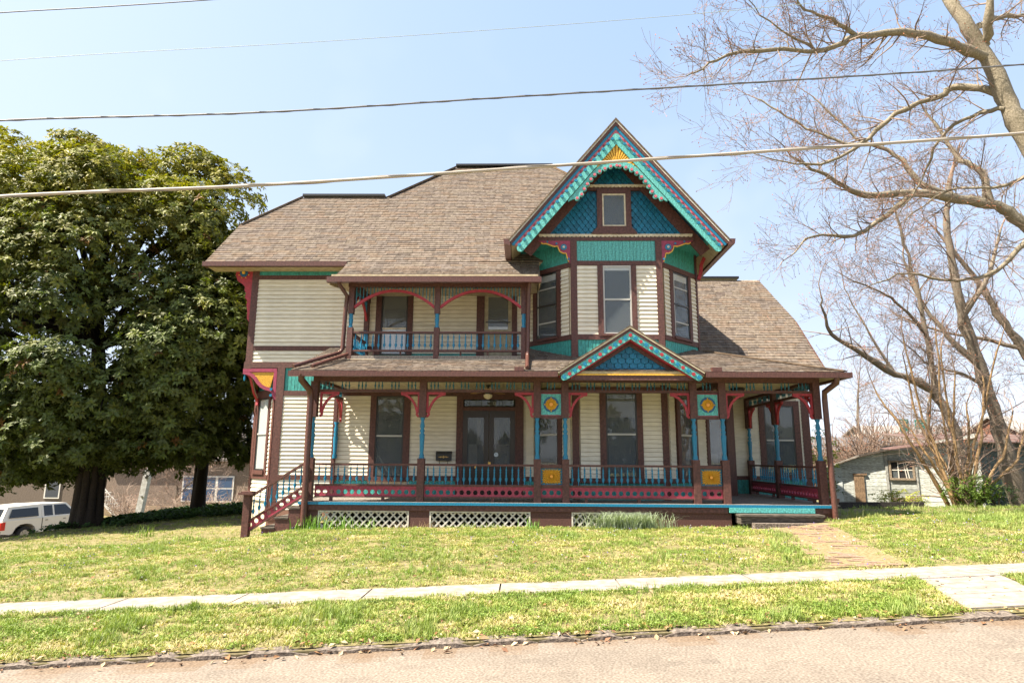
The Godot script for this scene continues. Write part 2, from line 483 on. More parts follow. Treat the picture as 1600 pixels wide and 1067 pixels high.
func materials() -> void:
	var wear := tex("wear", 0.012, Color(0.78, 0.76, 0.74), Color(1, 1, 1), 5)
	var wear2 := tex("wear2", 0.02, Color(0.62, 0.6, 0.58), Color(1, 1, 1), 5)
	var strong := tex("strong", 0.018, Color(0.42, 0.40, 0.38), Color(1, 1, 1), 5)
	var grain := tex("grain", 0.03, Color(), Color(), 4, FastNoiseLite.TYPE_SIMPLEX_SMOOTH, true, 3.0)
	var lum := Vector3(0.5, 3.0, 0.5)
	M.cream = []
	for k in [1.0, 0.95, 0.90, 0.98]:
		M.cream.append(mat(0.80 * k, 0.745 * k, 0.61 * k, 0.6, tex("soft", 0.012, Color(0.88, 0.87, 0.85), Color(1, 1, 1), 5), lum, grain, 0.08))
	M.joint = mat(0.27, 0.20, 0.12, 0.9)
	M.cream_plain = mat(0.74, 0.66, 0.49, 0.65, wear, Vector3.ONE)
	M.soffit = mat(0.55, 0.47, 0.31, 0.7, wear, Vector3.ONE)
	M.brown = mat(0.135, 0.052, 0.042, 0.62, wear2, Vector3(1.3, 1.3, 1.3), grain, 0.3)
	M.teal = mat(0.065, 0.47, 0.44, 0.6, wear2, Vector3(2, 0.7, 2), grain, 0.25)
	M.turq = mat(0.14, 0.60, 0.58, 0.6, wear2, Vector3(2, 2, 2))
	M.blue = mat(0.008, 0.26, 0.48, 0.4, wear2, Vector3(4, 4, 4))
	M.blue_dark = mat(0.012, 0.12, 0.17, 0.5)
	M.blue_deep = mat(0.006, 0.085, 0.19, 0.5)
	M.blue_night = mat(0.004, 0.055, 0.105, 0.6)
	M.shingle_blue = []
	for k in [1.0, 0.86, 0.72]: M.shingle_blue.append(mat(0.012 * k, 0.235 * k, 0.42 * k, 0.5, wear2, Vector3(2, 2, 2)))
	M.pink = mat(0.38, 0.045, 0.085, 0.55, wear, Vector3(2, 2, 2))
	M.rasp = mat(0.33, 0.04, 0.095, 0.55, wear, Vector3(2, 2, 2))
	M.rose = mat(0.46, 0.11, 0.14, 0.5)
	M.red = mat(0.42, 0.03, 0.045, 0.5, wear, Vector3(2, 2, 2))
	M.yellow = mat(0.86, 0.50, 0.05, 0.5, wear, Vector3(4, 4, 4))
	M.ochre_shade = mat(0.42, 0.20, 0.02, 0.7)  # ground under petals and rays; shade between petals is put into the colour
	M.orange = mat(0.72, 0.30, 0.035, 0.5)
	M.shingle = mat(1, 1, 1, 1.0, wear2, Vector3(0.7, 0.7, 0.7)); M.shingle.metallic_specular = 0.12
	M.gutter = mat(0.14, 0.058, 0.045, 0.4, wear2, Vector3(2, 2, 2))
	M.storm = mat(0.022, 0.02, 0.019, 0.4)
	M.storm_light = mat(0.42, 0.41, 0.38, 0.5)
	M.dark = mat(0.012, 0.011, 0.011, 0.9)
	M.shade = mat(0.065, 0.06, 0.053, 0.9)
	M.shade_pale = mat(0.42, 0.42, 0.40, 0.9)
	M.lace = mat(0.6, 0.62, 0.66, 0.95)
	M.glass = StandardMaterial3D.new()
	M.glass.albedo_color = Color(0.75, 0.82, 0.85, 0.06); M.glass.roughness = 0.02; M.glass.metallic_specular = 0.38
	M.glass.transparency = BaseMaterial3D.TRANSPARENCY_ALPHA
	M.wood_dark = mat(0.035, 0.02, 0.014, 0.35, wear2, Vector3(6, 1, 6))
	M.floor = mat(0.29, 0.26, 0.23, 0.8, wear2, Vector3(2, 2, 0.4), grain, 0.4)
	M.grey_wood = mat(0.17, 0.145, 0.12, 0.9, strong, Vector3(0.6, 5, 3), grain, 0.6)
	M.white = mat(0.66, 0.64, 0.58, 0.7, wear, Vector3.ONE)
	M.brass = mat(0.6, 0.38, 0.12, 0.3); M.brass.metallic = 0.9
	M.metal = mat(0.35, 0.34, 0.32, 0.4); M.metal.metallic = 0.7
	M.black = mat(0.012, 0.012, 0.013, 0.45)
	M.glow = mat(0.7, 0.62, 0.45, 0.3)
	M.concrete = mat(0.335, 0.31, 0.275, 0.85, tex("conc", 0.02, Color(0.74, 0.71, 0.68), Color(1, 1, 1), 6), Vector3(0.5, 0.5, 0.5), grain, 0.35)
	M.asphalt = mat(0.30, 0.26, 0.215, 0.95, tex("asph", 0.06, Color(0.58, 0.55, 0.53), Color(1.0, 1.0, 1.0), 5), Vector3(1.1, 1.1, 1.1))
	M.kerb = mat(0.27, 0.225, 0.19, 0.9, strong, Vector3(2, 2, 2), tex("rock_n", 0.03, Color(), Color(), 5, FastNoiseLite.TYPE_SIMPLEX_SMOOTH, true, 8.0), 0.8)
	M.soil = mat(0.27, 0.215, 0.125, 1.0, tex("soil", 0.035, Color(0.55, 0.6, 0.4), Color(1, 1, 0.95), 6), Vector3(0.45, 0.45, 0.45))
	M.brick_red = mat(0.36, 0.24, 0.165, 0.95, wear2, Vector3(3, 3, 3))
	M.bark = mat(0.34, 0.285, 0.225, 0.95, tex("bark", 0.05, Color(0.45, 0.44, 0.42), Color(1, 1, 1), 5), Vector3(3.5, 0.8, 3.5), tex("bark_n", 0.05, Color(), Color(), 5, FastNoiseLite.TYPE_SIMPLEX_SMOOTH, true, 8.0), 0.9)
	M.bark_pale = mat(0.36, 0.305, 0.24, 0.95, tex("barkp", 0.03, Color(0.55, 0.56, 0.5), Color(1, 1, 1), 5), Vector3(1.6, 0.8, 1.6), T["bark_n"], 0.7)
	M.bark_dark = mat(0.07, 0.05, 0.036, 0.98, T["bark"], Vector3(2.2, 0.6, 2.2), T["bark_n"], 1.0)
	M.twig = mat(1, 1, 1, 0.95)
	M.myrtle = mat(0.46, 0.29, 0.15, 0.8, T["barkp"], Vector3(2, 0.7, 2))
	M.leaf = mat(1, 1, 1, 0.5); M.leaf.metallic_specular = 0.35; M.leaf.backlight_enabled = true; M.leaf.backlight = Color(0.75, 0.8, 0.3)
	M.grass = mat(1, 1, 1, 0.6); M.grass.backlight_enabled = true; M.grass.backlight = Color(0.7, 0.75, 0.35)
	M.litter = mat(1, 1, 1, 0.9)

# ---------------------------------------------------------------- ground, street, pavement
func skew(x: float, s: float) -> float: return s - 0.06 * x
func land() -> void:
	var far := B.new()
	far.quad(Vector3(-1500, -6.2, 1500), Vector3(1500, -6.2, 1500), Vector3(1500, -6.2, -1500), Vector3(-1500, -6.2, -1500))
	struct("ground", far, mat(0.2, 0.17, 0.1, 1.0))
	struct("lawn", lawn_mesh(-60, 60, 0.75, -8.25, -62, 0.7), M.soil)
	struct("verge", lawn_mesh(-40, 40, 0.4, -6.0, -7.62, 0.1), M.soil)
	var st := B.new()
	var f := FastNoiseLite.new(); f.seed = 21; f.frequency = 0.5; f.fractal_octaves = 5
	var row := [9.0, 3.0, -1.0, -3.0]
	while row[-1] > -6.0: row.append(row[-1] - 0.12)
	var cell := 0.0
	var xx := -50.0
	while xx < 50.0:
		var x1 := xx + (0.14 if absf(xx) < 8.5 else 1.0)
		for k in row.size() - 1:
			var p := []
			for q in [[xx, row[k]], [x1, row[k]], [x1, row[k + 1]], [xx, row[k + 1]]]: p.append(Vector3(q[0], street_y(q[0]), skew(q[0], q[1])))
			st.col = Color.WHITE * clampf(0.93 + 0.16 * f.get_noise_2d(xx, row[k] * 2.0) + 0.1 * f.get_noise_2d(xx * 6.0 + 80, row[k] * 6.0) + rng.randfn() * 0.035, 0.6, 1.15)
			if row[k] < -5.6: st.col = st.col.lerp(Color(0.72, 0.55, 0.38), clampf((-5.6 - row[k]) * 2.2 + f.get_noise_2d(xx * 3.0, 9.0), 0, 0.75))
			st.quad(p[0], p[1], p[2], p[3])
		xx = x1
	struct("street", st, M.asphalt)
	var back := B.new()   # the far side of the street, behind the photographer
	for i in 50:
		var x := -50.0 + i * 2; var x1 := x + 2
		back.quad(Vector3(x, street_y(x) + 0.1, 40), Vector3(x1, street_y(x1) + 0.1, 40), Vector3(x1, street_y(x1) + 0.1, skew(x1, 8.9)), Vector3(x, street_y(x) + 0.1, skew(x, 8.9)))
	struct("verge_behind_street", back, mat(0.30, 0.30, 0.12, 1.0))
	# pavement: slabs with open joints
	var bed := B.new()
	for i in 60:
		var x := -30.0 + i; var x1 := x + 1
		bed.quad(Vector3(x, walk_y(x) - 0.03, skew(x, -7.56)), Vector3(x1, walk_y(x1) - 0.03, skew(x1, -7.56)), Vector3(x1, walk_y(x1) - 0.03, skew(x1, -8.3)), Vector3(x, walk_y(x) - 0.03, skew(x, -8.3)))
	var pav := struct("pavement", bed, M.soil)
	var x := -30.0
	while x < 30:
		var l := rng.randf_range(1.35, 1.6)
		slab(pav, x + 0.010, x + l - 0.010, -7.58, -8.27, rng.randf_range(-0.006, 0.008)); x += l
	# the short walk from the pavement down to the kerb
	var wb := B.new()
	var rows := [-7.6, -7.1, -6.6, -6.12]
	for i in 8:
		var e0 := lerpf(-6.1, -7.6, i / 8.0); var e1 := lerpf(-6.1, -7.6, (i + 1) / 8.0)
		var pts := []
		for q in [[4.16, e0], [5.14, e0], [5.14 + (i + 1) * 0.055, e1], [4.16 + (i + 1) * 0.055, e1]]: pts.append(Vector3(q[0], ground_y(q[0], skew(q[0], q[1])) + 0.008, skew(q[0], q[1])))
		wb.quad(pts[0], pts[1], pts[2], pts[3])
	var walk := struct("entrance_walk", wb, M.soil)
	for k in 3:
		var c := B.new()
		var xl := [4.62, 4.45, 4.29, 4.18]; var xr := [5.58, 5.40, 5.22, 5.10]
		var p := []
		for lift in [-0.08, 0.014]:
			for q in [[xl[k + 1], rows[k + 1] - 0.006], [xr[k + 1], rows[k + 1] - 0.006], [xr[k], rows[k] + 0.006], [xl[k], rows[k] + 0.006]]:
				var y: float = ground_y(q[0], skew(q[0], q[1])) + 0.012
				p.append(Vector3(q[0], y + lift, skew(q[0], q[1])))
		c.hexa(p)
		part("slab", c, M.concrete, walk)
	# kerb of rough stones
	var kb := B.new()
	var kp := []
	for lift in [-0.1, 0.03]:
		for q in [[-14.0, -5.945], [12.0, -5.945], [12.0, -6.1], [-14.0, -6.1]]: kp.append(Vector3(q[0], street_y(q[0]) + lift, skew(q[0], q[1])))
	kb.hexa(kp)
	var kerb := struct("kerb", kb, mat(0.17, 0.13, 0.085, 1.0, T["soil"], Vector3.ONE))
	x = -14.0
	while x < 12:
		var l := rng.randf_range(0.35, 0.95)
		var c := B.new()
		var k := maxi(2, int(l / 0.12))
		var prof := []
		for i in k + 1:
			prof.append([lerpf(x, x + l - 0.01, float(i) / k), rng.randf_range(-0.014, 0.014), rng.randf_range(-0.014, 0.012) - (0.03 if i == 0 or i == k else 0.0)])
		for i in k:
			var p := []
			for side in [0, 1]:
				for q in [[prof[i], -5.93], [prof[i + 1], -5.93], [prof[i + 1], -6.06], [prof[i], -6.06]]:
					var y: float = street_y(q[0][0]) + (-0.08 if side == 0 else 0.05 + q[0][2] * 0.7 + (0.0 if q[1] < -6 else -0.018))
					p.append(Vector3(q[0][0], y, skew(q[0][0], q[1] + q[0][1])))
			c.hexa(p)
		part("kerb_stone", c, M.kerb, kerb)
		x += l
	# worn brick path from the pavement to the porch steps
	var pb := B.new()
	var cl := path_line()
	for i in cl.size() - 1:
		var a: Vector3 = cl[i]; var e: Vector3 = cl[i + 1]
		var d := Vector3(0.56, 0, 0)
		for k in 4:
			var p := []
			for q in [[a, -1.0 + k * 0.5], [a, -0.5 + k * 0.5], [e, -0.5 + k * 0.5], [e, -1.0 + k * 0.5]]:
				var w: Vector3 = q[0] + d * q[1]
				p.append(Vector3(w.x, ground_y(w.x, w.z) + 0.02, w.z))
			pb.quad(p[0], p[1], p[2], p[3])
	var path := struct("brick_path", pb, mat(0.32, 0.24, 0.165, 1.0, T["soil"], Vector3(0.8, 0.8, 0.8)))
	var one := B.new(); one.box(-0.098, 0.098, -0.03, 0.012, -0.047, 0.047)
	var om := one.mesh()
	var variants := [M.brick_red, mat(0.34, 0.245, 0.17, 0.95, T["wear2"], Vector3(3, 3, 3)), mat(0.38, 0.26, 0.19, 0.95, T["wear2"], Vector3(3, 3, 3))]
	for i in 46:
		var t := (i + 0.5) / 46.0 * (cl.size() - 1)
		var at: Vector3 = cl[int(t)].lerp(cl[int(t) + 1], t - int(t))
		var turn: Vector3 = (cl[int(t) + 1] - cl[int(t)]).normalized()
		for k in 5:
			if rng.randf() < 0.55: continue
			var w := at + Vector3(-0.44 + k * 0.208 + (0.1 if i % 2 else 0.0), 0, 0)
			var o := part("brick", om, variants[rng.randi() % 3], path)
			o.position = Vector3(w.x, ground_y(w.x, w.z) + 0.013 + rng.randf_range(-0.008, 0.004), w.z)
			o.rotation = Vector3(rng.randf_range(-0.04, 0.04), -0.06 + rng.randf_range(-0.12, 0.12) + (atan2(turn.x, turn.z) - PI) * 0.5, rng.randf_range(-0.04, 0.04))

func path_line() -> Array:
	return [Vector3(4.42, 0, -8.62), Vector3(4.62, 0, -9.6), Vector3(4.86, 0, -10.7), Vector3(5.12, 0, -11.9), Vector3(5.4, 0, -13.05)]

func slab(parent: Node, x0: float, x1: float, s0: float, s1: float, tilt: float) -> void:
	var c := B.new()
	var p := []
	for lift in [-0.08, 0.0]:
		for q in [[x0, s0], [x1, s0], [x1, s1], [x0, s1]]:
			p.append(Vector3(q[0], walk_y(q[0]) + lift + (tilt if q[1] == s0 else 0.0) * 0.6, skew(q[0], q[1])))
	c.hexa(p)
	part("slab", c, M.concrete, parent)

# ---------------------------------------------------------------- the house
var house: Node3D
var F0 := Transform3D(Basis.IDENTITY, Vector3(0, 0, W))
var FB := Transform3D(Basis.IDENTITY, Vector3(0, 0, -14.6))
var FL: Transform3D
var FR: Transform3D
var FC: Transform3D
var FW := Transform3D(Basis.IDENTITY, Vector3(0, 0, -17.85))
var FP := Transform3D(Basis.IDENTITY, Vector3(0, 0, -13.6))

func plan(pts: Array, y0: float, y1: float) -> B:
	# an upright solid over a plan of (x, z) points
	var q := PackedVector2Array()
	for p in pts: q.append(Vector2(p[0], -p[1]))
	var b := B.new()
	b.prism(q, Transform3D(Basis(Vector3.RIGHT, Vector3.FORWARD, Vector3.UP), Vector3.ZERO), y0, y1)
	return b

func house_walls() -> void:
	house = thing("victorian_house", "two storey cream clapboard Victorian house with colourful gables and long porch", "house", Vector3(0.5, 0.2, -18))
	FL = frame(Vector3(0.0, 0, W), Vector3(1, 0, 1))
	FR = frame(Vector3(3.28, 0, -14.6), Vector3(1, 0, -1))
	FC = frame(Vector3(-7.12, 0, -16.57), Vector3(1, 0, 1))
	var lower := plan([[-7.12, -24], [-7.12, -16.59], [-6.25, -15.72], [0, -15.72], [1.1, -14.62], [3.27, -14.62], [5.45, -16.8], [5.45, -17.87], [7.9, -17.87], [7.9, -23.6], [4.4, -23.6], [4.4, -25]], -0.6, 3.8)
	part("lower_wall", lower, M.cream_plain, house)
	var upper := plan([[-7.05, -24], [-7.05, -15.72], [0, -15.72], [1.1, -14.62], [3.27, -14.62], [4.38, -15.73], [4.38, -25]], 3.8, 6.8)
	part("upper_wall", upper, M.cream_plain, house)
	# upper left wall
	claps(house, F0, -6.92, -3.82, 4.388, 6.145, 0.1033)
	claps(house, F0, -6.92, -4.6, 3.976, 4.272, 0.099)
	board(house, "corner_board", M.brown, F0, -7.09, -6.92, 3.83, 6.5, -0.03, 0.04)
	board(house, "belt_board", M.brown, F0, -6.92, -3.82, 4.272, 4.388, -0.01, 0.036)
	board(house, "belt_board", M.brown, F0, -6.92, -4.1, 3.828, 3.976, -0.01, 0.044)
	board(house, "belt_board", M.brown, F0, -6.92, -3.82, 6.145, 6.25, -0.01, 0.036)
	beadboard(house, "frieze_board", M.teal, F0, rect(-6.92, -4.2, 6.25, 6.52))
	# wall behind the balcony
	claps(house, F0, -2.865, -1.235, 4.2, 5.86, 0.1033)
	claps(house, F0, -0.2, 0.02, 4.2, 5.86, 0.1033, false)
	board(house, "belt_board", M.brown, F0, -3.82, 0.1, 5.86, 6.02, -0.01, 0.036)
	beadboard(house, "base_board", M.teal, F0, rect(-3.84, -1.24, 3.9, 4.2))
	beadboard(house, "frieze_board", M.teal, F0, rect(-3.82, 0.06, 6.02, 6.6))
	window(house, F0, -3.68, -3.0, 4.16, 5.8, 0.14, 0.13, 0.06, 0.0, {"called": "balcony_window", "mid": 0.42, "shade": 0.55, "shade_mat": M.shade, "rail": M.cream_plain, "drape": true})
	balcony_door()
	# lower left wall and porch wall
	claps(house, F0, -6.06, -3.845, 1.18, 3.13, 0.0975)
	claps(house, F0, -2.84, -1.69, 1.18, 3.13, 0.0975)
	claps(house, F0, -0.03, 0.03, 1.18, 3.13, 0.0975, false)
	claps(house, F0, -6.06, -4.72, 0.35, 1.075, 0.1)
	board(house, "water_table", M.brown, F0, -6.06, -3.845, 1.075, 1.18, -0.01, 0.045)
	board(house, "water_table", M.brown, F0, -2.84, -1.69, 1.075, 1.18, -0.01, 0.045)
	board(house, "belt_board", M.brown, F0, -6.06, 0.02, 3.13, 3.25, -0.01, 0.04)
	beadboard(house, "frieze_board", M.teal, F0, rect(-6.06, -4.7, 3.25, 3.83))
	board(house, "corner_board", M.brown, F0, -6.25, -6.06, 0.1, 3.83, -0.02, 0.045)
	for q in [[-4.66, -3.845], [-2.84, -1.69]]:
		scallops(F0, q[0], q[1])
	board(house, "base_board", M.teal, F0, -4.72, -1.69, FLOOR, 0.94, -0.01, 0.012)
	window(house, F0, -3.70, -3.0, 1.15, 3.13, 0.145, 0.16, 0.0, 0.11, {"mid": 0.5, "shade": 0.2, "shade_mat": M.shade})
	front_door()
	# brick footing
	var foot := B.new(); foot.box(-6.27, -4.75, -0.4, 0.36, W - 0.03, W + 0.03)
	part("footing", foot, mat(0.36, 0.20, 0.15, 0.9, T["wear2"], Vector3(4, 8, 4)), house)
	chamfer(); bay(); right_wing()

func scallops(xf: Transform3D, u0: float, u1: float) -> void:
	# rounded shingle tops seen through the balusters
	var b := B.new()
	var k := int(round((u1 - u0) / 0.132)); var st := (u1 - u0) / k
	for i in k:
		var q := PackedVector2Array([Vector2(u0 + i * st + 0.004, 0.94), Vector2(u0 + (i + 1) * st - 0.004, 0.94)])
		for a in range(0, 181, 30): q.append(Vector2(u0 + (i + 0.5) * st + cos(deg_to_rad(a)) * (st * 0.5 - 0.004), 1.0 + sin(deg_to_rad(a)) * 0.06))
		b.prism(q, xf, 0.0, 0.02)
	part("scalloped_board", b, M.teal, house)

func balcony_door() -> void:
	var b := B.new()
	b.box(-1.235, -1.035, 3.9, 5.86, -0.01, 0.05); b.box(-0.335, -0.2, 3.9, 5.86, -0.01, 0.05); b.box(-1.035, -0.335, 5.8, 5.86, -0.01, 0.05)
	var d := part("balcony_door", b, M.brown, house, F0)
	var pale := mat(0.42, 0.37, 0.25, 0.6, T["wear"], Vector3.ONE)
	board(d, "door_leaf", pale, Transform3D.IDENTITY, -1.035, -0.335, 3.92, 5.8, -0.01, 0.012)
	board(d, "stile", pale, Transform3D.IDENTITY, -1.035, -0.94, 3.92, 5.8, 0.012, 0.03)
	board(d, "stile", pale, Transform3D.IDENTITY, -0.43, -0.335, 3.92, 5.8, 0.012, 0.03)
	board(d, "rail", pale, Transform3D.IDENTITY, -0.94, -0.43, 5.68, 5.8, 0.012, 0.03)
	board(d, "rail", M.storm, Transform3D.IDENTITY, -1.0, -0.37, 5.0, 5.03, 0.03, 0.042)
	board(d, "backing", M.shade, Transform3D.IDENTITY, -0.94, -0.43, 4.82, 5.68, 0.012, 0.016)
	board(d, "curtain", M.lace, Transform3D.IDENTITY, -0.93, -0.44, 4.83, 4.9, 0.016, 0.019)
	board(d, "pane", M.glass, Transform3D.IDENTITY, -0.94, -0.43, 4.82, 5.68, 0.024, 0.028)
	board(d, "rail", pale, Transform3D.IDENTITY, -0.94, -0.43, 4.7, 4.82, 0.012, 0.03)

func front_door() -> void:
	var b := B.new()
	b.box(-1.69, -1.53, FLOOR, 3.13, -0.01, 0.055); b.box(-0.235, -0.03, FLOOR, 3.13, -0.01, 0.055)
	b.box(-1.53, -0.235, 2.77, 2.86, -0.01, 0.05); b.box(-1.53, -0.235, 3.05, 3.13, -0.01, 0.05)
	var d := part("front_door", b, M.brown, house, F0)
	var I := Transform3D.IDENTITY
	board(d, "transom_backing", M.dark, I, -1.53, -0.235, 2.86, 3.05, -0.01, 0.006)
	board(d, "transom_pane", M.glass, I, -1.5, -0.265, 2.88, 3.03, 0.012, 0.016)
	# a small pale square outline on the transom pane
	var sq := B.new()
	sq.ribbon([Vector2(-0.775, 2.92), Vector2(-0.735, 2.92), Vector2(-0.735, 2.99), Vector2(-0.775, 2.99), Vector2(-0.775, 2.92)], 0.012, I, 0.017, 0.02)
	part("transom_square", sq, M.shade_pale, d)
	for k in [0, 1]:
		var a: float = -1.53 + k * 0.65; var e: float = a + 0.64
		var l := B.new()
		l.box(a, e, FLOOR, 2.77, -0.01, 0.012)
		for q in [[a, a + 0.12], [e - 0.12, e]]: l.box(q[0], q[1], FLOOR, 2.77, 0.012, 0.034)
		for q in [[FLOOR, 0.95], [1.3, 1.42], [2.6, 2.77]]: l.box(a + 0.12, e - 0.12, q[0], q[1], 0.012, 0.033)
		l.box(a + 0.17, e - 0.17, 1.0, 1.25, 0.012, 0.024)
		var leaf := part("door_leaf", l, M.wood_dark, d)
		board(leaf, "backing", M.dark, I, a + 0.12, e - 0.12, 1.42, 2.6, 0.012, 0.014)
		board(leaf, "curtain", M.shade, I, a + 0.14, (e - 0.28) if k == 0 else (e - 0.14), 1.44, 1.95, 0.014, 0.017)
		board(leaf, "blind", M.shade, I, (a + 0.34) if k == 0 else (a + 0.13), (a + 0.44) if k == 0 else (a + 0.24), 1.95, 2.55, 0.014, 0.017)
		board(leaf, "pane", M.glass, I, a + 0.12, e - 0.12, 1.42, 2.6, 0.022, 0.026)
	var kn := B.new(); kn.disc(Vector2(-0.865, 1.46), 0.024, 12, I, 0.034, 0.08); kn.box(-0.895, -0.835, 1.44, 1.52, 0.034, 0.04)
	part("door_knob", kn, M.brass, d)
	var kk := B.new(); kk.box(-1.225, -1.185, 1.37, 1.47, 0.034, 0.05); kk.disc(Vector2(-1.205, 1.39), 0.022, 10, I, 0.05, 0.065)
	part("door_knocker", kk, M.brass, d)
	var st := B.new(); st.disc(Vector2(-0.70, 1.70), 0.052, 20, I, 0.03, 0.036)
	var sticker := part("round_sticker", st, mat(0.62, 0.68, 0.72, 0.5), d)
	var sb := B.new()
	sb.ribbon([Vector2(-0.725, 1.71), Vector2(-0.7, 1.725), Vector2(-0.675, 1.71), Vector2(-0.68, 1.68), Vector2(-0.7, 1.668), Vector2(-0.72, 1.68), Vector2(-0.725, 1.71)], 0.008, I, 0.036, 0.038)
	part("sticker_emblem", sb, mat(0.1, 0.16, 0.25, 0.5), sticker)

func chamfer() -> void:
	# cut-away corner at the left with its own window, under the overhanging upper floor
	var L := 1.23
	claps(house, FC, 0.13, 0.2, 1.18, 3.05, 0.0975, false)
	claps(house, FC, 1.0, 1.13, 1.18, 3.05, 0.0975, false)
	claps(house, FC, 0.13, 1.13, 0.55, 1.07, 0.1, false)
	board(house, "corner_board", M.brown, FC, 0.0, 0.13, 0.1, 3.83, -0.01, 0.04)
	board(house, "corner_board", M.brown, FC, 1.13, L, 0.1, 3.83, -0.01, 0.04)
	board(house, "water_table", M.brown, FC, 0.13, 1.13, 1.07, 1.18, -0.01, 0.05)
	board(house, "belt_board", M.brown, FC, 0.13, 1.13, 3.18, 3.30, -0.01, 0.045)
	beadboard(house, "frieze_board", M.teal, FC, rect(0.13, 1.13, 3.30, 3.83))
	window(house, FC, 0.29, 0.9, 1.28, 3.1, 0.1, 0.1, 0.08, 0.1, {"mid": 0.5, "shade": 0.98, "shade_mat": M.shade_pale, "called": "corner_window"})
	board(house, "belt_board", M.brown, F0, -7.12, -6.92, 3.80, 3.976, -0.06, 0.042)
	var so := plan([[-7.05, -16.6], [-7.05, -15.7], [-6.15, -15.7]], 3.79, 3.82)
	part("soffit", so, M.teal, house)
	# fan brackets
	for side in [0, 1]:
		var xf := Transform3D(Basis.IDENTITY, Vector3(0, 0, W + 0.0)) if side == 0 else frame(Vector3(-7.08, 0, -15.74), Vector3(0, 0, -1))
		var P := func(a: float, y: float) -> Vector2: return Vector2((-6.27 - a) if side == 0 else (0.86 - a), y)
		var curve := []
		for q in [[0.0, 3.02], [0.02, 3.14], [0.07, 3.24], [0.16, 3.285], [0.27, 3.31], [0.38, 3.37], [0.47, 3.46], [0.54, 3.56], [0.63, 3.64], [0.74, 3.69], [0.86, 3.71]]: curve.append(P.call(q[0], q[1]))
		var b := B.new()
		b.ribbon(curve, 0.085, xf, -0.02, 0.04)
		b.ribbon([P.call(0.0, 3.765), P.call(0.86, 3.765)], 0.09, xf, -0.02, 0.041)
		b.ribbon([P.call(0.03, 3.74), P.call(0.03, 3.08)], 0.08, xf, -0.02, 0.042)
		var fb := part("fan_bracket", b, M.rasp, house)
		var poly := PackedVector2Array([P.call(0.06, 3.73)])
		for q in curve.slice(3): poly.append(q)
		var pb := B.new(); pb.prism(poly, xf, -0.015, 0.0)
		part("fan_ground", pb, M.ochre_shade, fb).transform = Transform3D.IDENTITY
		# rays from the inner top corner
		var o: Vector2 = P.call(0.07, 3.72)
		var f := B.new()
		for i in 13:
			var a0 := lerpf(0.02, PI * 0.5 - 0.02, i / 13.0); var a1 := lerpf(0.02, PI * 0.5 - 0.02, (i + 0.78) / 13.0)
			var s := -1.0
			var wedge := PackedVector2Array([o, o + Vector2(s * sin(a0), -cos(a0)) * 1.2, o + Vector2(s * sin(a1), -cos(a1)) * 1.2])
			for q in Geometry2D.intersect_polygons(poly, wedge): f.prism(q, xf, 0.0, 0.022)
		part("fan_rays", f, M.yellow, fb)
		var bs := B.new()
		for q in [[0.1, 3.28], [0.1, 3.13]]: bs.disc(P.call(q[0], q[1]), 0.035, 12, xf, 0.04, 0.075)
		part("boss", bs, M.blue, fb)
	# hanging S-curved brace at the outer corner, with its drop finial
	var br := B.new()
	var bx := frame(Vector3(-7.08, 0, -15.72), Vector3(0.16, 0, -0.98))
	br.ribbon([Vector2(0.02, 3.720), Vector2(0.12, 3.690), Vector2(0.25, 3.594), Vector2(0.33, 3.446), Vector2(0.42, 3.261), Vector2(0.55, 3.128), Vector2(0.62, 3.039), Vector2(0.6, 2.928)], 0.07, bx, -0.03, 0.03)
	var brace := part("corner_brace", br, M.red, house)
	var cr := B.new()
	cr.ribbon([Vector2(0.05, 3.705), Vector2(0.13, 3.672), Vector2(0.255, 3.579), Vector2(0.335, 3.431), Vector2(0.425, 3.246), Vector2(0.555, 3.113)], 0.025, bx, 0.03, 0.036)
	part("brace_edge", cr, M.cream_plain, brace)
	var dr := B.new(); dr.lathe(Vector3(-7.1, 3.5, -15.72), [[0, 0.01], [0.04, 0.028], [0.09, 0.03], [0.12, 0.018], [0.16, 0.03], [0.26, 0.034], [0.3, 0.03]], 12)
	part("drop_finial", dr, M.blue, house)

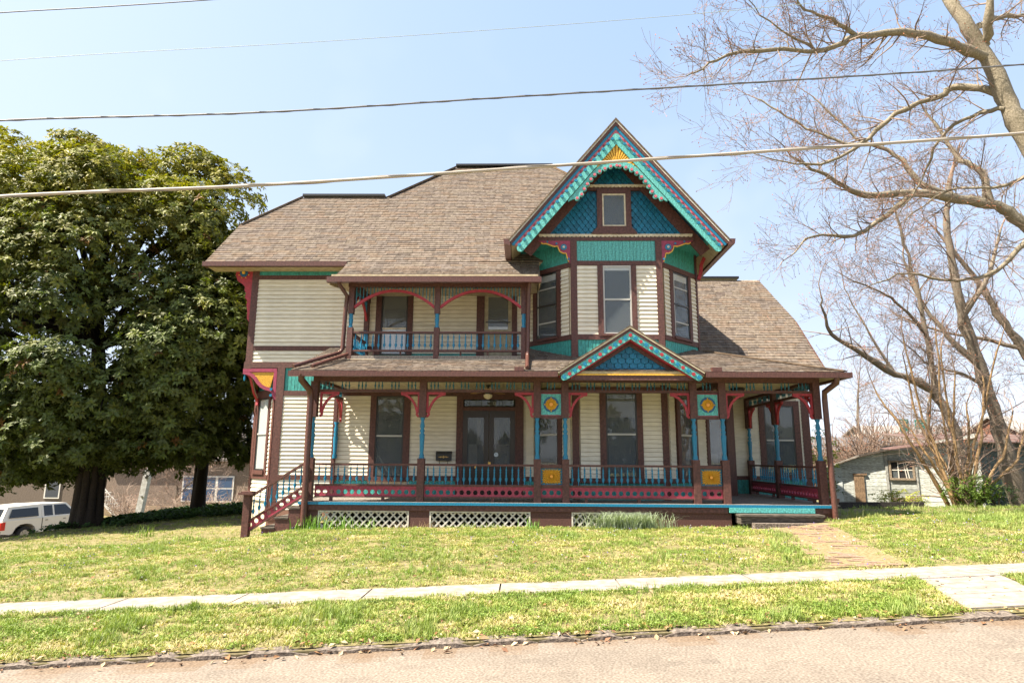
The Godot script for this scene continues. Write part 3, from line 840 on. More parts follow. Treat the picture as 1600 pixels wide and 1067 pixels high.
func bay() -> void:
	var D := 1.5556
	# front face, both floors
	for q in [[1.245, 1.73], [2.655, 3.14]]:
		claps(house, FB, q[0], q[1], 4.486, 6.18, 0.0996)
		claps(house, FB, q[0] + 0.03, q[1], 1.18, 3.13, 0.0975)
	for q in [[1.09, 1.245], [3.135, 3.285]]:
		board(house, "corner_board", M.brown, FB, q[0], q[1], FLOOR, 6.81, -0.03, 0.04)
	board(house, "belt_board", M.brown, FB, 1.245, 3.135, 6.18, 6.29, -0.01, 0.036)
	board(house, "belt_board", M.brown, FB, 1.245, 3.135, 4.364, 4.486, -0.01, 0.036)
	beadboard(house, "frieze_board", M.turq, FB, rect(1.245, 3.135, 6.29, 6.82))
	beadboard(house, "base_board", M.teal, FB, rect(1.245, 3.135, 3.9, 4.364))
	board(house, "belt_board", M.brown, FB, 1.245, 3.135, 3.13, 3.25, -0.01, 0.036)
	board(house, "water_table", M.brown, FB, 1.245, 3.135, 1.075, 1.18, -0.01, 0.042)
	board(house, "base_board", M.teal, FB, 1.245, 3.135, FLOOR, 1.075, -0.01, 0.012)
	window(house, FB, 1.86, 2.53, 4.5, 6.17, 0.13, 0.125, 0.0, 0.05, {"called": "bay_window", "mid": 0.5, "shade": 0.07, "shade_mat": M.shade_pale, "sash": M.storm_light})
	window(house, FB, 1.86, 2.57, 1.2, 3.13, 0.14, 0.13, 0.0, 0.12, {"called": "bay_window", "mid": 0.5, "shade": 0.3})
	# slanted faces
	for s in [0, 1]:
		var xf: Transform3D = FL if s == 0 else FR
		var w := [0.445, 1.13] if s == 0 else [0.40, 1.10]
		for q in [[0.06, w[0] - 0.12], [w[1] + 0.12, D - 0.06]]:
			claps(house, xf, q[0], q[1], 4.486, 6.14, 0.0996)
			claps(house, xf, q[0], q[1], 1.18, 3.13, 0.0975, false)
		board(house, "belt_board", M.brown, xf, 0.0, D, 6.14, 6.26, -0.02, 0.036)
		board(house, "belt_board", M.brown, xf, 0.0, D, 4.364, 4.486, -0.02, 0.036)
		beadboard(house, "frieze_board", M.teal, xf, rect(0.02, D - 0.02, 6.26, 6.8))
		beadboard(house, "base_board", M.teal, xf, rect(0.02, D - 0.02, 3.9, 4.364))
		board(house, "belt_board", M.brown, xf, 0.0, D, 3.13, 3.25, -0.02, 0.036)
		board(house, "water_table", M.brown, xf, 0.02, D, 1.075, 1.18, -0.02, 0.042)
		board(house, "base_board", M.teal, xf, 0.02, D, FLOOR, 1.075, -0.01, 0.012)
		board(house, "corner_board", M.brown, xf, -0.0 if s == 0 else D - 0.07, 0.07 if s == 0 else D + 0.0, 3.9, 6.8, -0.01, 0.045)
		var sw := window(house, xf, w[0], w[1], 4.5, 6.12, 0.12, 0.12, 0.0, 0.06, {"called": "bay_side_window", "mid": 0.5, "shade": 0.12, "shade_mat": M.shade_pale, "rail": M.storm})
		for y in [4.86, 5.72]: board(sw, "storm_bar", M.storm_light, Transform3D.IDENTITY, w[0] + 0.05, w[1] - 0.05, y, y + 0.03, 0.029, 0.036)
		board(sw, "storm_bar", M.storm_light, Transform3D.IDENTITY, w[0] + 0.036, w[0] + 0.06, 4.6, 6.05, 0.029, 0.035)
		window(house, xf, w[0] + 0.06, w[1], 1.2, 3.13, 0.12, 0.12, 0.0, 0.11, {"called": "bay_side_window", "mid": 0.5, "shade": 0.25})
	# the slanted lower wall runs on to the side door
	claps(house, FR, 1.5, 1.66, 1.18, 3.13, 0.0975, false)
	board(house, "corner_board", M.brown, FR, 2.62, 3.07, FLOOR, 3.3, -0.02, 0.05)
	board(house, "belt_board", M.brown, FR, D, 3.07, 3.13, 3.3, -0.02, 0.034)
	var sd := window(house, FR, 1.78, 2.62, 0.76, 2.95, 0.12, 0.05, 0.12, 0.0, {"called": "side_door", "mid": 0.12, "rail": M.wood_dark, "sash": M.wood_dark, "shade": 0.0})
	board(sd, "curtain", M.shade, Transform3D.IDENTITY, 1.84, 2.2, 1.1, 1.75, 0.006, 0.012)

func right_wing() -> void:
	claps(house, FW, 5.5, 6.6, 1.18, 3.3, 0.0975, false)
	claps(house, FW, 7.68, 7.78, 1.18, 3.6, 0.0975, false)
	claps(house, FW, 7.6, 7.68, 1.18, 3.6, 0.0975, false)
	board(house, "water_table", M.brown, FW, 5.45, 7.9, 1.075, 1.18, -0.01, 0.042)
	beadboard(house, "base_board", M.teal, FW, rect(5.45, 7.8, 0.2, 1.075))
	board(house, "belt_board", M.brown, FW, 5.45, 6.6, 3.3, 3.42, -0.01, 0.036)
	board(house, "corner_board", M.brown, FW, 7.72, 7.93, 0.1, 4.0, -0.02, 0.045)
	window(house, FW, 6.68, 7.5, 1.2, 3.1, 0.15, 0.16, 0.14, 0.12, {"mid": 0.5, "shade": 0.5, "called": "wing_window"})

func house_roofs() -> void:
	var X := Vector3.RIGHT
	shingles(house, Vector3(-8.15, 6.47, -15.25), X, Vector3(0, 0.966, -1), PackedVector2Array([Vector2(0, 0), Vector2(12.1, 0), Vector2(12.1, 2.70), Vector2(9.14, 7.39), Vector2(5.66, 7.39), Vector2(3.83, 4.48), Vector2(1.11, 4.48), Vector2(0, 2.37)]), 0.128, 0.3, 3, 0.012)
	# bell-cast skirt over the balcony
	var fl := [[-15.25, 6.47], [-14.9, 6.19], [-14.5, 5.95], [-14.2, 5.79], [-13.85, 5.66]]
	for i in 4:
		var dz: float = fl[i + 1][0] - fl[i][0]; var dy: float = fl[i + 1][1] - fl[i][1]
		var l := Vector2(dz, dy).length()
		shingles(house, Vector3(-4.5, fl[i + 1][1], fl[i + 1][0]), X, Vector3(0, -dy, -dz), PackedVector2Array([Vector2(0, 0), Vector2(4.85, 0), Vector2(4.85, l + 0.02), Vector2(0, l + 0.02)]), l / maxf(1, round(l / 0.13)), 0.3, 20 + i)
	var cheek := B.new()
	for x0 in [-4.5, 0.32]:
		cheek.prism(PackedVector2Array([Vector2(-15.6, 6.4), Vector2(-15.25, 6.42), Vector2(-14.9, 6.14), Vector2(-14.5, 5.9), Vector2(-14.2, 5.74), Vector2(-13.87, 5.62), Vector2(-13.87, 5.50), Vector2(-14.3, 5.56), Vector2(-15.6, 5.8)]), Transform3D(Basis(Vector3.BACK, Vector3.UP, Vector3.LEFT), Vector3(x0, 0, 0)), -0.03, 0.0)
	part("cheek_board", cheek, M.soffit, house)
	var g := B.new()
	g.box(-4.52, 0.37, 5.53, 5.655, -13.86, -13.74)
	part("gutter", g, M.gutter, house)
	g = B.new(); g.box(-8.17, -4.5, 6.345, 6.465, -15.26, -15.14)
	part("gutter", g, M.gutter, house)
	g = B.new(); g.box(-8.1, -4.5, 6.36, 6.40, -15.7, -15.25)
	part("soffit", g, M.soffit, house)
	g = B.new(); g.box(-4.45, 0.3, 5.70, 5.74, -15.7, -13.86)
	part("soffit", g, M.soffit, house)
	# rear and side faces of the main roof
	var r := B.new()
	r.col = Color(0.21, 0.165, 0.125)
	var K := Vector3(-8.15, 8.12, -16.95); var K2 := Vector3(-8.15, 8.12, -20.0)
	var R1 := Vector3(-7.04, 9.6, -18.48); var R2 := Vector3(-4.32, 9.6, -18.48)
	var P1 := Vector3(-2.49, 11.61, -20.57); var P2 := Vector3(0.99, 11.61, -20.57)
	var Q1 := Vector3(-4.32, 9.6, -22.66); var E1 := Vector3(3.95, 8.34, -17.19); var E2 := Vector3(3.95, 8.34, -23.9)
	r.tri(K2, K, R1)
	r.quad(Vector3(-8.15, 6.47, -21.7), K2, R1, R2); r.quad(Vector3(-8.15, 6.47, -21.7), R2, Q1, Vector3(-4.32, 6.47, -21.7))
	r.tri(R2, P1, Q1)
	r.quad(P2, P1, Vector3(-6.5, 6.4, -26), Vector3(4.7, 6.4, -26))
	r.tri(P1, Q1, Vector3(-6.5, 6.4, -26))
	r.quad(E1, E2, P2, P2)
	r.quad(Vector3(4.3, 6.5, -15.9), Vector3(4.3, 6.5, -25), E2, E1)
	part("rear_roof", r, M.shingle, house)
	r = B.new()
	r.prism(PackedVector2Array([Vector2(-21.6, 6.4), Vector2(-15.4, 6.4), Vector2(-17.0, 8.02), Vector2(-19.95, 8.02)]), Transform3D(Basis(Vector3.BACK, Vector3.UP, Vector3.LEFT), Vector3(-7.05, 0, 0)), 0.0, 0.08)
	part("side_gable", r, M.cream_plain, house)
	# rake boards of the left end
	r = B.new(); r.bar(Vector3(-8.12, 6.38, -15.25), Vector3(-8.12, 8.0, -16.93), 0.03, 0.14); r.bar(Vector3(-8.12, 8.02, -16.95), Vector3(-8.12, 8.02, -20), 0.03, 0.14)
	part("rake_board", r, M.gutter, house)
	for q in [[Vector3(-6.95, 9.66, -18.48), Vector3(-4.38, 9.65, -18.48)], [Vector3(-2.42, 11.68, -20.57), Vector3(0.95, 11.68, -20.57)], [Vector3(4.4, 7.65, -20.72), Vector3(7.2, 7.65, -20.72)]]:
		r = B.new(); r.bar(q[0], q[1], 0.26, 0.07)
		part("ridge_vent", r, M.black, house)
	for q in [[R2 + Vector3(0, 0.03, 0), P1 + Vector3(0, 0.03, 0)], [K + Vector3(0, 0.02, 0), R1 + Vector3(0, 0.03, 0)], [P2 + Vector3(0, 0.03, 0), Vector3(3.2, 9.2, -18.06)]]:
		r = B.new(); r.col = Color(0.22, 0.17, 0.125); r.bar(q[0], q[1], 0.22, 0.05)
		part("hip_cap", r, M.shingle, house)
	# left rake bracket with its medallion, outside the top left corner
	var xf := Transform3D(Basis.IDENTITY, Vector3(0, 0, -15.72))
	var b := B.new()
	b.prism(PackedVector2Array([Vector2(-7.09, 6.5), Vector2(-7.66, 6.5), Vector2(-7.62, 6.42), Vector2(-7.54, 6.4), Vector2(-7.55, 6.26), Vector2(-7.48, 6.1), Vector2(-7.36, 6.03), Vector2(-7.28, 5.95), Vector2(-7.29, 5.86), Vector2(-7.24, 5.78), Vector2(-7.26, 5.66), Vector2(-7.2, 5.6), Vector2(-7.2, 5.46), Vector2(-7.17, 5.3), Vector2(-7.16, 5.1), Vector2(-7.09, 5.0)]), xf, -0.03, 0.03)
	var br := part("rake_bracket", b, M.red, house)
	b = B.new(); b.disc(Vector2(-7.33, 6.32), 0.105, 20, xf, 0.03, 0.05)
	part("medallion", b, M.blue_deep, br)
	b = B.new(); b.disc(Vector2(-7.33, 6.32), 0.04, 12, xf, 0.05, 0.08)
	for k in 8: b.disc(Vector2(-7.33, 6.32) + Vector2.from_angle(TAU * k / 8 + 0.4) * 0.135, 0.014, 8, xf, 0.03, 0.045)
	part("medallion_boss", b, M.yellow, br)
	# porch roof
	shingles(house, Vector3(-4.93, 3.40, -13.05), X, Vector3(0, 0.36, -1), PackedVector2Array([Vector2(0, 0), Vector2(11.56, 0), Vector2(8.91, 2.817), Vector2(4.98, 2.817), Vector2(4.98, 1.23), Vector2(0.8, 1.23), Vector2(0.8, 2.817), Vector2(0, 2.817)]), 0.125, 0.3, 5)
	shingles(house, Vector3(6.63, 3.40, -13.05), Vector3.FORWARD, Vector3(-1, 0.36, 0), PackedVector2Array([Vector2(0, 0), Vector2(4.9, 0), Vector2(4.9, 2.4), Vector2(2.26, 2.4)]), 0.125, 0.3, 6)
	r = B.new(); r.col = Color(0.2, 0.155, 0.115); r.bar(Vector3(6.63, 3.425, -13.05), Vector3(4.4, 4.22, -15.28), 0.2, 0.03)
	part("hip_cap", r, M.shingle, house)
	# right wing roof
	shingles(house, Vector3(4.4, 4.116, -17.4), X, Vector3(0, 1.043, -1), PackedVector2Array([Vector2(0, 0), Vector2(3.89, 0), Vector2(3.89, 2.277), Vector2(3.48, 4.797), Vector2(0, 4.797)]), 0.128, 0.3, 8, 0.01)
	r = B.new(); r.col = Color(0.21, 0.165, 0.125)
	r.tri(Vector3(8.29, 5.76, -18.976), Vector3(8.29, 5.76, -22.46), Vector3(7.88, 7.58, -20.72))
	r.quad(Vector3(7.88, 7.58, -20.72), Vector3(8.29, 5.76, -22.46), Vector3(8.29, 4.1, -24.04), Vector3(4.4, 4.1, -24.04)); r.tri(Vector3(7.88, 7.58, -20.72), Vector3(4.4, 4.1, -24.04), Vector3(4.4, 7.58, -20.72))
	part("rear_roof", r, M.shingle, house)
	r = B.new(); r.prism(PackedVector2Array([Vector2(-23.5, 3.75), Vector2(-17.87, 3.75), Vector2(-17.87, 3.9), Vector2(-19.3, 5.7), Vector2(-22.1, 5.7), Vector2(-23.5, 4.0)]), Transform3D(Basis(Vector3.BACK, Vector3.UP, Vector3.LEFT), Vector3(7.88, 0, 0)), 0.0, 0.08)
	part("side_gable", r, M.cream_plain, house)
	r = B.new(); r.box(4.6, 8.3, 3.98, 4.1, -17.4, -17.3)
	part("gutter", r, M.gutter, house)
	r = B.new(); r.bar(Vector3(8.26, 4.05, -17.4), Vector3(8.26, 5.67, -18.95), 0.03, 0.14)
	part("rake_board", r, M.gutter, house)

func rake(cx: float, ya: float, ang: float, L: float, d0: float, d1: float, s: int, l1 := -1.0) -> PackedVector2Array:
	# a strip that follows one side of a gable between the distances d0 and d1 below its edge
	var t := Vector2(s * cos(ang), -sin(ang)); var o := Vector2(-s * sin(ang), -cos(ang))
	var A := Vector2(cx, ya)
	var e := L if l1 < 0 else l1
	return PackedVector2Array([A + o * d0 + t * d0 * tan(ang), A + o * d0 + t * e, A + o * d1 + t * e, A + o * d1 + t * d1 * tan(ang)])

func house_gables() -> void:
	var ang := atan(1.196); var ya := 9.70; var L := 4.03
	var I := Transform3D(Basis.IDENTITY, Vector3.ZERO)
	var Z := Transform3D(Basis.IDENTITY, Vector3(0, 0, -14.1))
	# roof over the bay
	for s in [-1, 1]:
		var b := B.new()
		b.col = Color(0.21, 0.165, 0.125)
		b.prism(rake(CX, ya + 0.03, ang, L, 0.0, 0.03, s), I, -18.7, -14.03)
		var rf := part("gable_roof", b, M.shingle, house)
		b = B.new(); b.prism(rake(CX, ya - 0.02, ang, L - 0.02, 0.0, 0.08, s), I, -17.2, -14.08)
		part("soffit", b, M.soffit, rf)
		b = B.new(); b.prism(PackedVector2Array([Vector2(CX + s * 2.56, 6.66), Vector2(CX + s * 2.70, 6.66), Vector2(CX + s * 2.68, 6.54), Vector2(CX + s * 2.53, 6.50)]), I, -17.2, -14.04)
		part("gutter", b, M.gutter, house)
	var w := B.new()
	w.prism(PackedVector2Array([Vector2(CX - 2.38, 6.8), Vector2(CX + 2.38, 6.8), Vector2(CX, 9.6)]), I, -15.9, -14.64)
	var gw := part("gable_wall", w, M.blue_night, house)
	var so := B.new(); so.box(CX - 2.3, CX + 2.3, 6.785, 6.81, -15.75, -14.62)
	part("soffit", so, M.teal, house)
	var G := Transform3D(Basis.IDENTITY, Vector3(0, 0, -14.64))
	# diamond shingles
	var sh := B.new()
	var hw := 0.072
	sh.prism(PackedVector2Array([Vector2(0, -0.09), Vector2(0.03, -0.062), Vector2(hw * 0.9, 0), Vector2(0, 0.088), Vector2(-hw * 0.9, 0), Vector2(-0.03, -0.062)]), Transform3D(Basis(Vector3.RIGHT, -0.16), Vector3(0, 0, 0.012)), 0.0, 0.014)
	var shm := sh.mesh()
	var y := 6.9; var row := 0
	while y < 8.75:
		var half := (9.2 - y) / 1.196
		var x := CX - half + (hw if row % 2 else 0.0)
		x = CX - ceil(half / (2 * hw)) * 2 * hw + (hw if row % 2 else 0.0)
		while x < CX + half:
			var hid := (absf(x - CX) < 0.4 and y < 8.13) or (y > 8.02 and y < 8.26) or absf(x - CX) > half - 0.04
			if not hid:
				var o := part("shingle", shm, M.shingle_blue[rng.randi() % 3], gw)
				o.position = Vector3(x, y, -14.63); o.rotation.z = rng.randf_range(-0.04, 0.04)
			x += 2 * hw
		y += 0.098; row += 1
	# brown trim on the gable wall
	for s in [-1, 1]:
		var b := B.new(); b.prism(rake(CX, ya - 0.14, ang, 3.9, 0.16, 0.44, s, 3.72), G, 0.0, 0.05)
		part("rake_board", b, M.brown, house)
	board(house, "belt_board", M.brown, G, 0.3, 4.07, 6.795, 6.885, 0.0, 0.07)
	board(house, "belt_board", M.brown, G, 1.0, 3.37, 8.10, 8.18, 0.0, 0.055)
	for q in [[0.33, 4.04, 6.965], [1.28, 3.09, 8.245]]:
		var b := B.new()
		b.box(q[0], q[1], q[2] - 0.04, q[2], 0.0, 0.075)
		var k := int((q[1] - q[0]) / 0.1)
		for i in k:
			var c := Vector2(q[0] + (i + 0.5) * (q[1] - q[0]) / k, q[2] - 0.04)
			var h := PackedVector2Array()
			for a in range(180, 361, 36): h.append(c + Vector2(cos(deg_to_rad(a)) * 0.05, sin(deg_to_rad(a)) * 0.035))
			b.prism(h, Transform3D.IDENTITY, 0.0, 0.074)
		part("scalloped_strip", b, M.cream_plain, house, G)
	# attic window
	var aw := window(house, Transform3D(Basis.IDENTITY, Vector3(0, 0, -14.6)), 1.88, 2.45, 7.16, 8.0, 0.13, 0.13, 0.11, 0.0, {"called": "attic_window", "mid": 0.001, "sash": M.cream_plain, "shade": 0.03, "rail": M.cream_plain})
	var ap := B.new(); ap.prism(PackedVector2Array([Vector2(1.62, 6.96), Vector2(2.71, 6.96), Vector2(2.71, 7.0), Vector2(2.58, 7.14), Vector2(2.58, 7.16), Vector2(1.75, 7.16), Vector2(1.75, 7.14), Vector2(1.62, 7.0)]), Transform3D.IDENTITY, -0.03, 0.055)
	part("apron", ap, M.brown, aw)
	# barge boards in their painted strips
	for s in [-1, 1]:
		var b := B.new(); b.prism(rake(CX, ya, ang, L, 0.105, 0.165, s), Z, -0.02, 0.02)
		var bb := part("barge_board", b, M.blue, house)
		b = B.new(); b.prism(rake(CX, ya, ang, L, 0.0, 0.042, s), Z, -0.02, 0.05); part("drip_edge", b, M.white, bb)
		b = B.new(); b.prism(rake(CX, ya, ang, L, 0.042, 0.105, s), Z, -0.02, 0.035); part("brown_moulding", b, M.brown, bb)
		b = B.new(); b.prism(rake(CX, ya, ang, L, 0.165, 0.235, s, L - 0.05), Z, -0.03, 0.006); part("pink_strip", b, M.rose, bb)
		b = B.new(); b.prism(rake(CX, ya, ang, L, 0.235, 0.41, s, L - 0.06), Z, -0.02, 0.024)
		var t := Vector2(s * cos(ang), -sin(ang)); var o := Vector2(-s * sin(ang), -cos(ang)); var A := Vector2(CX, ya)
		b.disc(A + t * (L - 0.06) + o * 0.325, 0.087, 16, Z, -0.019, 0.023)
		var k := 21
		for i in k: b.disc(A + o * 0.262 + t * lerpf(0.45, L - 0.1, i / (k - 1.0)), 0.052, 12, Z, 0.0, 0.0235)
		part("turquoise_strip", b, M.turq, bb)
		var dm := B.new(); dm.disc(Vector2.ZERO, 0.036, 14, Transform3D.IDENTITY, 0.0, 0.03); var dmm := dm.mesh()
		var pm := B.new()
		for j in 5:
			var a := TAU * j / 5 + 0.3
			pm.disc(Vector2.from_angle(a) * 0.02, 0.012, 6, Transform3D.IDENTITY, 0.0, 0.012)
		var pmm := pm.mesh()
		for i in k:
			var p := A + o * 0.262 + t * lerpf(0.45, L - 0.1, i / (k - 1.0))
			part("boss", dmm, M.blue, bb).position = Vector3(p.x, p.y, -14.1 + 0.022)
			if i < k - 1:
				p = A + o * 0.205 + t * lerpf(0.45, L - 0.1, (i + 0.5) / (k - 1.0))
				part("rosette", pmm, M.rasp, bb).position = Vector3(p.x, p.y, -14.1 + 0.004)
	var fin := B.new(); fin.disc(Vector2(CX, 9.24), 0.09, 16, Z, -0.01, 0.03); part("apex_boss", fin, M.turq, house)
	# arch under the barge boards
	var inner := [[0.0, 8.51], [0.14, 8.49], [0.34, 8.41], [0.53, 8.28], [0.67, 8.10], [0.77, 7.95], [0.82, 7.84], [0.87, 7.74], [0.96, 7.68], [1.06, 7.665], [1.17, 7.60]]
	var outer := [[0.0, 8.63], [0.2, 8.6], [0.36, 8.55], [0.5, 8.44], [1.17, 7.64]]
	var arch: MeshInstance3D
	for s in [-1, 1]:
		var q := PackedVector2Array()
		for p in outer: q.append(Vector2(CX + s * p[0], p[1] + 0.0))
		var back := inner.duplicate(); back.reverse()
		for p in back: q.append(Vector2(CX + s * p[0], p[1]))
		var b := B.new(); b.prism(q, Z, -0.04, 0.004)
		for i in 10:
			var c: Vector2 = curve_at(inner, (i + (0.0 if s < 0 else 0.5)) * 0.148)
			b.disc(Vector2(CX + s * c.x, c.y), 0.058, 12, Z, -0.039, 0.003)
		var ar := part("gable_arch", b, M.turq, house)
		if s < 0: arch = ar
		var d := B.new(); d.disc(Vector2.ZERO, 0.034, 12, Transform3D.IDENTITY, 0.0, 0.035); var dm2 := d.mesh()
		for i in 10:
			var c: Vector2 = curve_at(inner, (i + (0.0 if s < 0 else 0.5)) * 0.148)
			part("boss", dm2, M.rose, ar).position = Vector3(CX + s * c.x, c.y, -14.1)
	# sunburst in the peak
	var tri := PackedVector2Array([Vector2(CX, 9.08), Vector2(CX - 0.56, 8.42), Vector2(CX, 8.58), Vector2(CX + 0.56, 8.42)])
	var sb := B.new(); sb.prism(tri, Z, -0.05, -0.03)
	var sun_part := part("sunburst", sb, M.ochre_shade, house)
	var rays := B.new()
	var o2 := Vector2(CX, 8.5)
	for i in 19:
		var a0 := lerpf(-0.12, PI + 0.12, i / 19.0); var a1 := lerpf(-0.12, PI + 0.12, (i + 0.6) / 19.0)
		var wedge := PackedVector2Array([o2 + Vector2.from_angle(a0) * 0.06, o2 + Vector2.from_angle(a0) * 1.2, o2 + Vector2.from_angle(a1) * 1.2, o2 + Vector2.from_angle(a1) * 0.06])
		for q in Geometry2D.intersect_polygons(tri, wedge): rays.prism(q, Z, -0.03, -0.004)
	part("sunburst_rays", rays, M.yellow, sun_part)
	# pink corner brackets beside the frieze, with medallions
	for s in [-1, 1]:
		var x0: float = CX + s * 1.1
		var P := func(x: float, yy: float) -> Vector2: return Vector2(x0 + s * x, yy)
		var b := B.new()
		b.prism(PackedVector2Array([P.call(0, 6.80), P.call(0.78, 6.80), P.call(0.7, 6.76), P.call(0.66, 6.73), P.call(0.58, 6.735), P.call(0.44, 6.68), P.call(0.37, 6.66), P.call(0.29, 6.675), P.call(0.28, 6.6), P.call(0.24, 6.53), P.call(0.17, 6.49), P.call(0.1, 6.49), P.call(0.08, 6.4), P.call(0.04, 6.28), P.call(0.0, 6.22)]), FB, -0.01, 0.03)
		var pb := part("corner_bracket", b, M.rasp, house)
		b = B.new()
		b.ribbon([P.call(0.7, 6.75), P.call(0.66, 6.72), P.call(0.58, 6.725), P.call(0.44, 6.67), P.call(0.37, 6.65), P.call(0.30, 6.665), P.call(0.285, 6.6), P.call(0.245, 6.525), P.call(0.17, 6.48), P.call(0.1, 6.48), P.call(0.08, 6.4), P.call(0.04, 6.27)], 0.022, FB, 0.0, 0.034)
		part("bracket_edge", b, M.yellow, pb)
		b = B.new(); b.disc(P.call(0.155, 6.63), 0.075, 20, FB, 0.03, 0.05)
		for q in [[0.33, 6.72, 0.026], [0.55, 6.765, 0.022], [0.04, 6.33, 0.026]]: b.disc(P.call(q[0], q[1]), q[2], 10, FB, 0.03, 0.055)
		part("medallion", b, M.blue, pb)
		b = B.new(); b.disc(P.call(0.155, 6.63), 0.03, 12, FB, 0.05, 0.07); part("medallion_boss", b, M.white, pb)
		# curved braces under the eaves
		var br := B.new()
		var e := frame(Vector3(CX + s * 2.19, 0, -15.6), Vector3(s * 1.0, 0, 0.12))
		br.ribbon([Vector2(0.30, 6.86), Vector2(0.28, 6.76), Vector2(0.2, 6.66), Vector2(0.13, 6.5), Vector2(0.11, 6.3), Vector2(0.05, 6.12)], 0.085, e, -0.04, 0.04)
		part("eave_brace", br, M.red, house)
	# small gable over the porch entrance
	var a2 := atan(0.64); var y2 := 4.345; var L2 := 1.80
	var Z2 := Transform3D(Basis.IDENTITY, Vector3(0, 0, -13.0))
	for s in [-1, 1]:
		var b := B.new(); b.col = Color(0.21, 0.165, 0.125)
		b.prism(rake(2.205, y2 + 0.02, a2, L2, 0.0, 0.025, s), I, -15.5, -12.95)
		var rf := part("gable_roof", b, M.shingle, house)
		b = B.new(); b.prism(rake(2.205, y2 - 0.012, a2, L2 - 0.02, 0.0, 0.06, s), I, -15.3, -13.02); part("soffit", b, M.red, rf)
		b = B.new(); b.prism(rake(2.205, y2, a2, L2, 0.032, 0.088, s), Z2, -0.02, 0.03)
		var bb := part("barge_board", b, M.brown, house)
		b = B.new(); b.prism(rake(2.205, y2, a2, L2, 0.0, 0.032, s), Z2, -0.02, 0.045); part("drip_edge", b, M.cream_plain, bb)
		b = B.new(); b.prism(rake(2.205, y2, a2, L2, 0.088, 0.225, s, L2 - 0.05), Z2, -0.02, 0.02)
		var t := Vector2(s * cos(a2), -sin(a2)); var o := Vector2(-s * sin(a2), -cos(a2)); var A := Vector2(2.205, y2)
		b.disc(A + t * (L2 - 0.05) + o * 0.1565, 0.068, 14, Z2, -0.019, 0.019)
		part("turquoise_strip", b, M.turq, bb)
		b = B.new(); b.prism(rake(2.205, y2, a2, L2, 0.225, 0.25, s, L2 - 0.16), Z2, -0.3, -0.01); part("red_edge", b, M.red, bb)
		var dm := B.new(); dm.disc(Vector2.ZERO, 0.038, 14, Transform3D.IDENTITY, 0.0, 0.014); var dmm := dm.mesh()
		var qm := B.new(); qm.box(-0.036, 0.036, -0.036, 0.036, 0.0, 0.012); var qmm := qm.mesh()
		for i in 14:
			if i == 0 and s < 0: continue
			var p := A + o * 0.157 + t * (0.1 + i * 0.1265) if i > 0 else A + Vector2(0, -0.187)
			var q := part("red_disc" if i % 2 == 0 else "blue_square", dmm if i % 2 == 0 else qmm, M.red if i % 2 == 0 else M.blue, bb)
			q.position = Vector3(p.x, p.y, -12.98); q.rotation.z = -s * a2
	var f := B.new(); f.prism(PackedVector2Array([Vector2(0.75, 3.34), Vector2(3.66, 3.34), Vector2(2.205, 4.26)]), I, -14.5, -13.22)
	var fw := part("gable_wall", f, M.blue_night, house)
	var rs := B.new()
	var rp := PackedVector2Array([Vector2(-0.072, 0.11), Vector2(-0.072, 0.02)])
	for a in range(200, 341, 28): rp.append(Vector2(cos(deg_to_rad(a)) * 0.072, 0.02 + sin(deg_to_rad(a)) * 0.05))
	rp.append(Vector2(0.072, 0.02)); rp.append(Vector2(0.072, 0.11))
	rs.prism(rp, Transform3D(Basis(Vector3.RIGHT, -0.2), Vector3(0, 0, 0.012)), 0.0, 0.014)
	var rsm := rs.mesh()
	for j in 6:
		var yy := 3.40 + j * 0.105
		var half := (4.16 - yy) / 0.64
		var k := int(half / 0.16) + 1
		for i in range(-k, k + 1):
			var x := 2.205 + i * 0.16 + (0.08 if j % 2 else 0.0)
			if absf(x - 2.205) > half - 0.03: continue
			part("shingle", rsm, M.shingle_blue[rng.randi() % 3], fw).position = Vector3(x, yy, -13.208)
	for s in [-1, 1]:
		var b := B.new(); b.prism(rake(2.205, y2 - 0.03, a2, L2, 0.16, 0.3, s, L2 - 0.18), Transform3D(Basis.IDENTITY, Vector3(0, 0, -13.22)), 0.0, 0.05)
		part("rake_board", b, M.brown, house)
	f = B.new(); f.box(0.92, 3.48, 3.322, 3.352, -13.12, -13.045); part("yellow_moulding", f, M.yellow, house)
	f = B.new(); f.box(0.80, 3.61, 3.22, 3.322, -13.2, -13.06); part("sill_board", f, M.brown, house)

func curve_at(pts: Array, d: float) -> Vector2:
	for i in pts.size() - 1:
		var a := Vector2(pts[i][0], pts[i][1]); var b := Vector2(pts[i + 1][0], pts[i + 1][1])
		var l := a.distance_to(b)
		if d <= l: return a.lerp(b, d / l)
		d -= l
	return Vector2(pts[-1][0], pts[-1][1])

